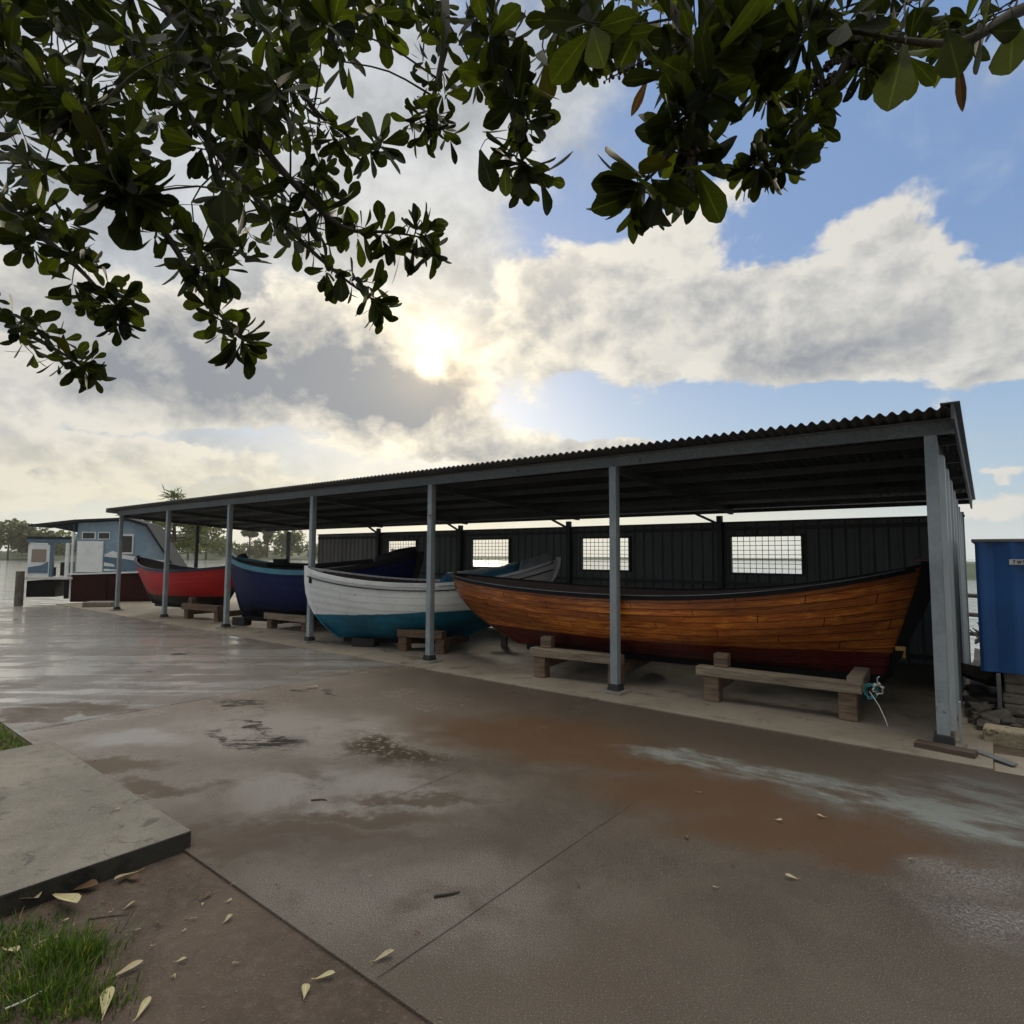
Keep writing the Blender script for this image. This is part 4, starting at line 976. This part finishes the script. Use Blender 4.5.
for (cx, cy, rx, ry, n) in FILL:
    for _ in range(int(n * .52)):
        a = TR.uniform(0, 6.28); rr_ = math.sqrt(TR.random()); px, py = cx + rx * rr_ * math.cos(a), cy + ry * rr_ * math.sin(a)
        d = TR.uniform(2.0, 3.3) if px < 420 else TR.uniform(1.9, 2.6)
        p = at(px, py, d)
        bi, bp = min(((i, min(b_[1], key=lambda q: (q - p).length_squared)) for i, b_ in enumerate(BR)), key=lambda c: (c[1] - p).length_squared)
        br, ps, w_, LL, gl, gt, st_ = BR[bi]
        dv = (p - bp); L_ = dv.length
        if L_ > .7: p = bp + dv * (.7 / L_)
        twig_to(gt, bp, p, .0045); ax = (dv.normalized() + Vector((TR.gauss(0, .5), TR.gauss(0, .5), TR.gauss(-.25, .4)))).normalized()
        rosette(gl, p, ax, LL * TR.uniform(.8, 1.15) if px > 420 else TR.uniform(.11, .165), TR.randint(7, 11), TR)
# single leaves read from the photograph's outline: base px, tip px, depth
SINGLE = [((134, 214), (121, 248), 1.95, .8), ((118, 186), (70, 184), 1.9, .5), ((120, 200), (82, 200), 1.95, .45), ((341, 272), (341, 301), 2.4, .5), ((1015, 22), (1008, 72), 1.9, .62), ((948, 30), (958, 75), 1.85, .62), ((905, 45), (888, 108), 1.85, .5), ((660, 195), (648, 225), 1.8, .62), ((640, 185), (592, 184), 1.85, .5), ((642, 192), (592, 209), 1.85, .42), ((652, 192), (642, 232), 1.85, .34), ((480, 150), (493, 190), 2.05, .45), ((520, 165), (522, 198), 2.0, .42), ((505, 165), (506, 195), 2.0, .4), ((800, 45), (832, 8), 1.9, .4), ((224, 190), (224, 224), 2.1, .8), ((200, 205), (236, 245), 2.3, .4)]
gl = BR[0][4]
for (b0, t0, d, wd) in SINGLE:
    a = at(*b0, d); e = at(*t0, d * .985); L = (e - a).length; dv = e - a; nrm = (CAM - a).normalized() + Vector((TR.gauss(0, .15), TR.gauss(0, .15), .1))
    bi = min(range(len(BR)), key=lambda i: min((q - a).length_squared for q in BR[i][1])); gg = BR[bi][4]
    bp = min(BR[bi][1], key=lambda q: (q - a).length_squared); twig_to(BR[bi][5], bp, a, .0022)
    pts, uv = leaf_pts(L, L * wd, .06, .12, a, dv, nrm); gg.quadgrid(pts, 8, 3, 0, uv)
# dry flower spikes
def spike(bi, p0, p1, d, n):
    a = at(*p0, d); e = at(*p1, d); g = MB(); bp = min(BR[bi][1], key=lambda q: (q - a).length_squared)
    g.tube(smooth_path([bp, a, e], 4), .0022, 5)
    for k in range(n):
        f = k / n; c = a.lerp(e, f) + Vector((TR.gauss(0, .008), TR.gauss(0, .008), TR.gauss(0, .008))); r = .0055 * (1.15 - f * .6)
        g.box(c, (r * 2, r * 1.6, r * 2.6), TR.uniform(0, 3)); g.tube([a.lerp(e, f), c], .0012, 4)
    g.build('flower_spike', M['bud'], BR[bi][0])
for (bi, p0, p1, d, n) in ((9, (650, 58), (606, 80), 1.95, 30), (9, (690, 150), (690, 192), 1.85, 26), (11, (832, 75), (792, 104), 1.95, 40), (11, (836, 60), (812, 80), 1.95, 28), (11, (850, 70), (866, 55), 1.95, 20), (11, (825, 100), (808, 128), 1.95, 26), (11, (770, 165), (765, 192), 1.95, 14), (7, (430, 110), (430, 146), 2.2, 26), (12, (880, 60), (862, 98), 1.95, 10)): spike(bi, p0, p1, d, n)
for i, (br, ps, w_, LL, gl, gt, st_) in enumerate(BR):
    gl.build('leaves', M['leaf'], br, smooth=True)
    tmp = gt.build('branch', M['twig'], None, smooth=True); br.data = tmp.data; bpy.data.objects.remove(tmp)
# a few dead hanging leaves
g = MB()
for (b0, t0, d) in (((958, 55), (962, 105), 1.9), ((648, 78), (634, 110), 1.95)):
    a = at(*b0, d); e = at(*t0, d); pts, uv = leaf_pts((e - a).length, .03, .3, .9, a, e - a, (CAM - a)); g.quadgrid(pts, 8, 3, 0, uv)
    bp = min(BR[12 if b0[0] > 800 else 9][1], key=lambda q: (q - a).length_squared); g.tube([bp, a], .0015, 4)
g.build('withered_leaves', M['brown_leaf'], tree)

# ------------------------------------------------------------------ grass
def grass(name, label, poly_fn, n, hmin, hmax, seed, tufts):
    rnd = random.Random(seed); g = MB()
    for _ in range(n):
        p = poly_fn(rnd)
        if p is None: continue
        if tufts and rnd.random() < .75:
            c = rnd.choice(tufts); p = Vector((c[0] + rnd.gauss(0, c[2]), c[1] + rnd.gauss(0, c[2]), 0)); L = rnd.uniform(hmin, hmax) * c[3]; out = Vector((p.x - c[0], p.y - c[1], 0)) * 4
        else: L = rnd.uniform(hmin, hmax) * .5; out = Vector((rnd.gauss(0, .4), rnd.gauss(0, .4), 0))
        if p.y > -4.66 or (12.6 < p.x < 15.12 and p.y > -7.7): continue
        lean = out + Vector((rnd.gauss(0, .25), rnd.gauss(0, .25), 0)); s_ = Vector((rnd.gauss(0, 1), rnd.gauss(0, 1), 0)).normalized() * rnd.uniform(.002, .0052)
        pts = []
        for t in (0, .35, .7, 1.):
            c = Vector((p.x, p.y, -.018)) + Vector((0, 0, 1)) * (L * (t - .25 * t * t)) + lean * (L * .7 * t * t)
            w_ = (1 - t * .92); pts += [c - s_ * w_, c + s_ * w_]
        o_ = len(g.v); g.v += [tuple(q) for q in pts]
        for k in range(3): g.f.append((o_ + 2 * k, o_ + 2 * k + 1, o_ + 2 * k + 3, o_ + 2 * k + 2)); g.m.append(0)
    return tag(g.build(name, M['grass']), label, 'grass', None, 'stuff')
cA = gp(30, 985, -.03); cB = gp(60, 960, -.03); cC = gp(85, 965, -.03); cD = gp(10, 1010, -.03)
tuf = [(q.x, q.y, s, k) for q, s, k in ((cA, .10, 1.), (cB, .05, 1.25), (cC, .035, 1.2), (cD, .12, .9), (gp(0, 950, -.03), .09, .6), (gp(60, 1000, -.03), .06, 1.), (gp(20, 940, -.03), .06, .35), (gp(-60, 990, -.03), .15, 1.), (gp(95, 1010, -.03), .05, .6))]
def near(rnd):
    p = gp(rnd.uniform(-150, 60), rnd.uniform(926, 1050), -.03); return p
grass('grass', 'lush green grass tuft and turf in the near left corner', near, 3300, .05, .11, 8, tuf)
def patch(rnd): return Vector((rnd.uniform(10.2, 12.62), rnd.uniform(-5.7, -4.67), 0))
grass('grass', 'small triangle of grass beyond the raised slab at the left edge', patch, 14000, .06, .12, 9, None)

# ------------------------------------------------------------------ fallen leaves and twigs
def fallen(label, p0, p1, m, wide=.42, curl=.2, z=.004, lift=.012):
    a = gp(*p0); e = gp(*p1)
    low = -.014 if (a.y < -4.66 and a.x > 15.1) else 0.
    a = gp(*p0, low); e = gp(*p1, low)
    L = (e - a).length; d = (e - a).normalized(); g = MB()
    pts, uv = leaf_pts(L, L * wide, -curl * .4, .5, Vector((0, 0, 0)), d + Vector((0, 0, .06)), Vector((R.gauss(0, .2), R.gauss(0, .2), 1)))
    g.quadgrid(pts, 8, 3, 0, uv); g.tube([(0, 0, .002), tuple(-d * L * .18 + Vector((0, 0, .004)))], .0016, 4)
    q = g.build('fallen_leaf', M[m], smooth=True, solid=.0008); q.location = (a.x, a.y, low + z + lift * .5); return tag(q, label, 'leaf', 'leaves fallen on the ground')
FL = [
    ('curled cream fallen leaf lying below the raised slab near the left edge', (12, 900), (38, 905), 'dead_leaf', .62),
    ('long pale green folded leaf lying below the slab edge', (52, 896), (76, 914), 'yellow_leaf', .3),
    ('brown shrivelled leaf tucked under the slab edge', (70, 893), (98, 890), 'brown_leaf', .55),
    ('tan leaf with a long stalk leaning at the slab foot', (140, 873), (114, 886), 'dead_leaf', .35),
    ('small brown oval leaf just beside the stalked tan leaf', (126, 881), (139, 881), 'brown_leaf', .6),
    ('small cream folded leaf on the bare soil below the slab', (124, 911), (136, 905), 'dead_leaf', .5),
    ('narrow twisted leaf lying flat on the soil above the grass', (80, 935), (108, 929), 'brown_leaf', .25),
    ('cream leaf caught at the right side of the grass tuft', (112, 980), (143, 967), 'dead_leaf', .3),
    ('yellow crinkled leaf on the soil right below the grass tuft', (103, 1020), (110, 995), 'yellow_leaf', .35),
    ('yellow pointed leaf at the bottom edge of the soil', (136, 1022), (150, 1003), 'yellow_leaf', .32),
    ('pale half-moon leaf lying alone in the middle of the soil', (175, 965), (186, 962), 'dead_leaf', .5),
    ('pale leaf on the soil just left of the pavement joint', (224, 925), (232, 918), 'dead_leaf', .45),
    ('small brown leaf beside the joint near the slab corner', (203, 901), (211, 895), 'brown_leaf', .5),
    ('tiny white leaf on the pavement joint', (226, 904), (232, 902), 'dead_leaf', .5),
    ('cream leaf lying across the pavement joint near the bottom', (315, 982), (335, 978), 'yellow_leaf', .4),
    ('upright-lying yellow leaf below the one across the joint', (304, 1001), (306, 989), 'yellow_leaf', .5),
    ('white bone-shaped leaf on the pavement near the bottom middle', (374, 964), (394, 956), 'dead_leaf', .38),
    ('pale leaf on the grass at the left edge', (4, 952), (17, 957), 'yellow_leaf', .5),
    ('cream leaf with a dark stalk on the brown pavement at the right', (798, 881), (785, 878), 'dead_leaf', .35),
    ('small cream leaf on the pavement below the varnished boat', (825, 819), (817, 817), 'dead_leaf', .4),
    ('pale sliver leaf on the pavement by the far cross joint', (307, 688), (318, 689), 'dead_leaf', .3),
    ('small bright leaf on top of the raised slab', (114, 827), (120, 825), 'dead_leaf', .45),
    ('pale chip of leaf on the pavement under the blue-green band', (915, 861), (909, 862), 'dead_leaf', .5),
]
for lb, p0, p1, m_, wd in FL:
    q = fallen(lb, p0, p1, m_, wd)
    if 'top of the raised' in lb: q.location.z = .092
rl = random.Random(19)
for k in range(44):
    u = rl.random()
    if u < .65: px_, py_ = rl.uniform(40, 240), rl.uniform(880, 985)
    else: px_, py_ = rl.uniform(200, 860), rl.uniform(770, 1000)
    a_ = rl.uniform(0, 6.28); l_ = rl.uniform(3.5, 8)
    fallen('tiny dry leaf scrap lying on the wet ground', (px_, py_), (px_ + l_ * math.cos(a_), py_ + l_ * .5 * math.sin(a_)), rl.choice(['dead_leaf', 'brown_leaf', 'dead_leaf', 'brown_leaf']), rl.uniform(.3, .6))['group'] = 'tiny leaf scraps on the ground'
def twig(label, p0, p1, r, m='twig', low=0.):
    a = gp(*p0, low); e = gp(*p1, low); g = MB(); mid_ = a.lerp(e, .5) + Vector((R.gauss(0, .008), R.gauss(0, .008), r))
    g.tube(smooth_path([a + Vector((0, 0, r)), mid_, e + Vector((0, 0, r * .8))], 4), [r, r, r * .95, r * .9, r * .85, r * .8, r * .7, r * .6, r * .4], 6); return tag(g.build('fallen_twig', M[m]), label, 'twig', 'twigs fallen on the ground')
twig('dark stubby twig lying on the pavement near the bottom middle', (434, 898), (460, 893), .007)
twig('short brown twig on the pavement above the wet patch edge', (311, 801), (327, 801), .006, 'brown_board')
twig('thin bare stick lying on the soil beside the cream leaf', (120, 933), (137, 905), .003, 'brown_board', -.014)
twig('pale dry stalk lying over the soil above the tuft', (34, 946), (60, 937), .0022, 'rope_white', -.014)
twig('long pale stalk leaning through the grass at the bottom left', (5, 1010), (50, 987), .003, 'rope_white', .01)
twig('crooked brown twig between the folded leaf and the cream leaf', (88, 920), (128, 915), .003, 'brown_board', -.014)
# grit along the soil edge: nobody could count it
g = MB(); rg = random.Random(77)
for k in range(330):
    u = rg.random()
    if u < .6: x, y, z = rg.uniform(15.15, 17.2), -4.67 - abs(rg.gauss(0, .3)), -.014
    else: x, y, z = rg.uniform(12, 17), -4.64 + abs(rg.gauss(0, .10)), .001
    if 12.6 < x < 15.1 and y < -4.6: continue
    s = rg.uniform(.001, .0042); g.box((x, y, z + s * .3), (s * 2, s * 1.4, s), rg.uniform(0, 3))
tag(g.build('grit', M['pad']), 'fine pale grit scattered along the soil and pavement joint', 'grit', None, 'stuff')

# ------------------------------------------------------------------ sky
SUN = ray(428, 366).normalized(); EL = math.asin(SUN.z)
wd = bpy.data.worlds.new('World'); sc.world = wd; wd.use_nodes = True
t = NT(wd.node_tree); bg = wd.node_tree.nodes['Background']
sky = t.new('ShaderNodeTexSky', sky_type='NISHITA'); sky.sun_disc = False; sky.sun_elevation = EL
sky.sun_rotation = math.atan2(SUN.x, SUN.y); sky.altitude = 5; sky.air_density = 1.; sky.dust_density = 1.4; sky.ozone_density = 1.5
SKYK = .10
D = t.vmath('NORMALIZE', t.new('ShaderNodeTexCoord').outputs['Generated'])
dz = t.sep(D)[2]
Dn = t.scale(D, (1, 1, 1.35))
wn = t.noise(Dn, 6.5, 4, .6, 0, True)
Dw = t.vmath('ADD', D, t.vmath('SCALE', t.vmath('SUBTRACT', wn, (.5, .5, .5)), .12))
def blob(px, py, rx, ry, w, acc):
    rv = ray(px, py); c = rv.normalized(); e1 = c.cross(Vector((0, 0, 1))).normalized(); e2 = e1.cross(c)
    nd = t.new('ShaderNodeMapping', vector_type='TEXTURE'); t.put(nd.inputs[0], Dw); k = 1.45 / (FPX * rv.length)
    nd.inputs['Location'].default_value = c
    nd.inputs['Rotation'].default_value = Matrix((e1, e2, c)).transposed().to_euler('XYZ')
    nd.inputs['Scale'].default_value = (rx * k, ry * k, max(rx, ry) * k)
    gr = t.new('ShaderNodeTexGradient', gradient_type='SPHERICAL'); t.put(gr.inputs[0], nd.outputs[0])
    return t.math('MULTIPLY_ADD', gr.outputs['Fac'], w, acc)
def total(specs):
    r = 0.
    for s in specs: r = blob(*s, r)
    return r
thick = total([(885, 262, 58, 38, 1.05), (838, 312, 85, 48, 1.0), (750, 335, 85, 36, .9), (590, 305, 105, 40, 1.2), (680, 345, 120, 32, .75), (985, 325, 85, 40, 1.1), (850, 375, 120, 18, .6), (930, 345, 100, 32, .6), (1060, 300, 90, 40, .8),
               (260, 365, 220, 56, 1.5), (150, 395, 130, 28, .8), (400, 400, 85, 32, 1.15), (330, 345, 90, 36, .4),
               (500, 450, 110, 20, 1.2), (600, 448, 70, 11, .9), (50, 445, 110, 13, .9), (30, 497, 110, 20, 1.0), (160, 470, 140, 16, .9), (1005, 505, 70, 18, 1.0), (1015, 472, 50, 8, .8), (712, 212, 55, 24, .72), (-260, 400, 260, 70, 1.), (1330, 330, 180, 80, 1.1)])
veil = total([(430, 190, 170, 180, 1.25), (150, 260, 300, 170, 1.4), (420, 360, 140, 90, 1.0), (590, 130, 120, 70, .55), (250, 60, 230, 100, .6), (990, 75, 120, 45, .45), (740, 205, 70, 40, .4), (300, 500, 600, 40, .9), (-300, 250, 420, 220, .9), (1000, 520, 250, 40, .5), (640, 235, 190, 50, -.8), (540, 235, 60, 60, -.5), (470, 30, 40, 40, -.5), (600, 405, 150, 26, -.4), (20, 390, 90, 30, -.8), (370, 60, 50, 60, -.4)])
grey = total([(590, 330, 120, 34, .34), (720, 360, 200, 30, .36), (890, 350, 150, 34, .30), (260, 374, 240, 60, 1.25), (420, 405, 80, 30, 1.05), (520, 462, 150, 22, .8)])
fb = t.noise(Dn, 7.5, 10, .60, .15)
fb2 = t.noise(t.vmath('ADD', Dn, (SUN.x * .022, SUN.y * .022, SUN.z * .022 + .020)), 7.5, 5, .60, .15)
field = t.math('ADD', thick, t.math('MULTIPLY', t.math('SUBTRACT', fb, .5), 1.7))
a_c = t.ss(field, .24, .52)
core = t.ss(field, .40, 1.15)
vfield = t.math('ADD', veil, t.math('MULTIPLY', t.math('SUBTRACT', fb, .5), 1.5))
a_v = t.ss(vfield, .10, .95, 0, .92)
sd = t.vmath('DOT_PRODUCT', D, tuple(SUN)); sdc = t.math('MAXIMUM', sd, 0.)
g1 = t.math('POWER', sdc, 5.); g2 = t.math('POWER', sdc, 45.); g3 = t.math('POWER', sdc, 420.); g4 = t.math('POWER', sdc, 9000.)
relief = t.math('ADD', .5, t.math('MULTIPLY', t.math('SUBTRACT', fb, fb2), 4.5), clamp=True)
def cs(c, k):
    nd = t.new('ShaderNodeVectorMath', operation='SCALE'); t.put(nd.inputs[0], c); t.put(nd.inputs['Scale'], k); return nd.outputs[0]
def vadd(*a):
    r = a[0]
    for x in a[1:]: r = t.vmath('ADD', r, x)
    return r
air = t.mix(.8, cs(sky.outputs[0], SKYK), t.mix(t.ss(dz, .0, .45), (.42, .56, .68), (.195, .32, .58)))
veil_c = vadd((.37, .40, .445), cs((.14, .12, .07), g1), cs((.34, .27, .15), g2))
veil_c = cs(veil_c, t.ss(fb, .30, .70, .78, 1.36))
lit = vadd((.66, .645, .60), cs((.16, .13, .07), g1), cs((.55, .44, .24), g2))
shade = vadd((.25, .268, .30), cs((.03, .03, .028), g1), cs((.06, .05, .03), g2))
gk = t.math('MULTIPLY', t.math('ADD', t.math('MULTIPLY', grey, .75), t.math('MULTIPLY', core, .20)), t.ss(fb, .25, .62, .55, 1.15))
gk = t.math('ADD', gk, t.math('MULTIPLY', t.math('SUBTRACT', .5, relief), .68), clamp=True)
cl = t.mix(gk, lit, shade)
col = t.mix(a_v, air, veil_c); col = t.mix(t.math('MULTIPLY', a_c, .95), col, cl)
# brightness low over the water, strongest under the sun
hz = t.math('MULTIPLY', t.ss(dz, .20, .01), t.ss(sd, .60, .98))
col = t.mix(t.math('MULTIPLY', hz, .52), col, (.98, .86, .50))
col = t.mix(t.math('MULTIPLY', t.ss(dz, .10, .0), .6), col, (.74, .77, .73))
# unseen sky behind the view, added to set the light on the fronts
sh = Vector((SUN.x, SUN.y, 0)).normalized()
back = t.math('MULTIPLY', t.ss(t.vmath('DOT_PRODUCT', D, tuple(sh)), .05, -.45), t.ss(fb, .30, .55, .45, 1.))
col = t.mix(back, col, (.36, .35, .34))
col = t.mix(t.math('MULTIPLY', t.ss(dz, .70, .92), t.ss(fb, .25, .6, .6, 1.)), col, (2.6, 2.48, 2.2))  # unseen bright zenith added to light the ground and leaves
burn = t.math('SUBTRACT', 1., t.math('MULTIPLY', core, .80))
col = vadd(col, cs((.80, .58, .26), t.math('MULTIPLY', t.math('MULTIPLY', g3, 1.25), burn)), cs((12., 9.5, 5.5), t.math('MULTIPLY', g4, burn)))
col = t.mix(t.ss(dz, 0., -.08), col, (.30, .31, .30))
t.put(bg.inputs[0], col); bg.inputs[1].default_value = 1.0
wd.cycles.sampling_method = 'MANUAL'; wd.cycles.sample_map_resolution = 512

sl = bpy.data.lights.new('sun', 'SUN'); sl.energy = 1.5; sl.angle = rad(15); sl.color = (1., .88, .68)
so = bpy.data.objects.new('sun', sl); C.objects.link(so); so.rotation_euler = (-SUN).to_track_quat('-Z', 'Y').to_euler()

# ------------------------------------------------------------------ damp air over the bay
hm = bpy.data.materials.new('haze'); hm.use_nodes = True; hm.node_tree.nodes.clear()
ht = NT(hm.node_tree); ho = ht.new('ShaderNodeOutputMaterial'); hv = ht.new('ShaderNodeVolumePrincipled')
hv.inputs['Color'].default_value = (.92, .90, .82, 1); hv.inputs['Density'].default_value = .0003; hv.inputs['Anisotropy'].default_value = .35
ht.l.new(hv.outputs[0], ho.inputs['Volume'])
g = MB(); g.box((0, 150, 12.0), (2000, 2000, 30.)); q = g.build('haze', hm); tag(q, kind='stuff')

# ------------------------------------------------------------------ camera and render settings
cd = bpy.data.cameras.new('camera'); cam = bpy.data.objects.new('camera', cd); C.objects.link(cam)
cd.sensor_width = 36; cd.lens = FPX * 36 / 1024; cd.clip_start = .05; cd.clip_end = 4000
cam.matrix_world = Matrix(((RT.x, UP.x, -FW.x, CAM.x), (RT.y, UP.y, -FW.y, CAM.y), (RT.z, UP.z, -FW.z, CAM.z), (0, 0, 0, 1)))
sc.camera = cam
sc.view_settings.view_transform = 'Standard'; sc.view_settings.look = 'None'; sc.view_settings.exposure = .12; sc.view_settings.gamma = 1
sc.cycles.use_denoising = True; sc.cycles.max_bounces = 8; sc.cycles.sample_clamp_indirect = 6
sc.cycles.use_adaptive_sampling = True; sc.cycles.adaptive_threshold = .01
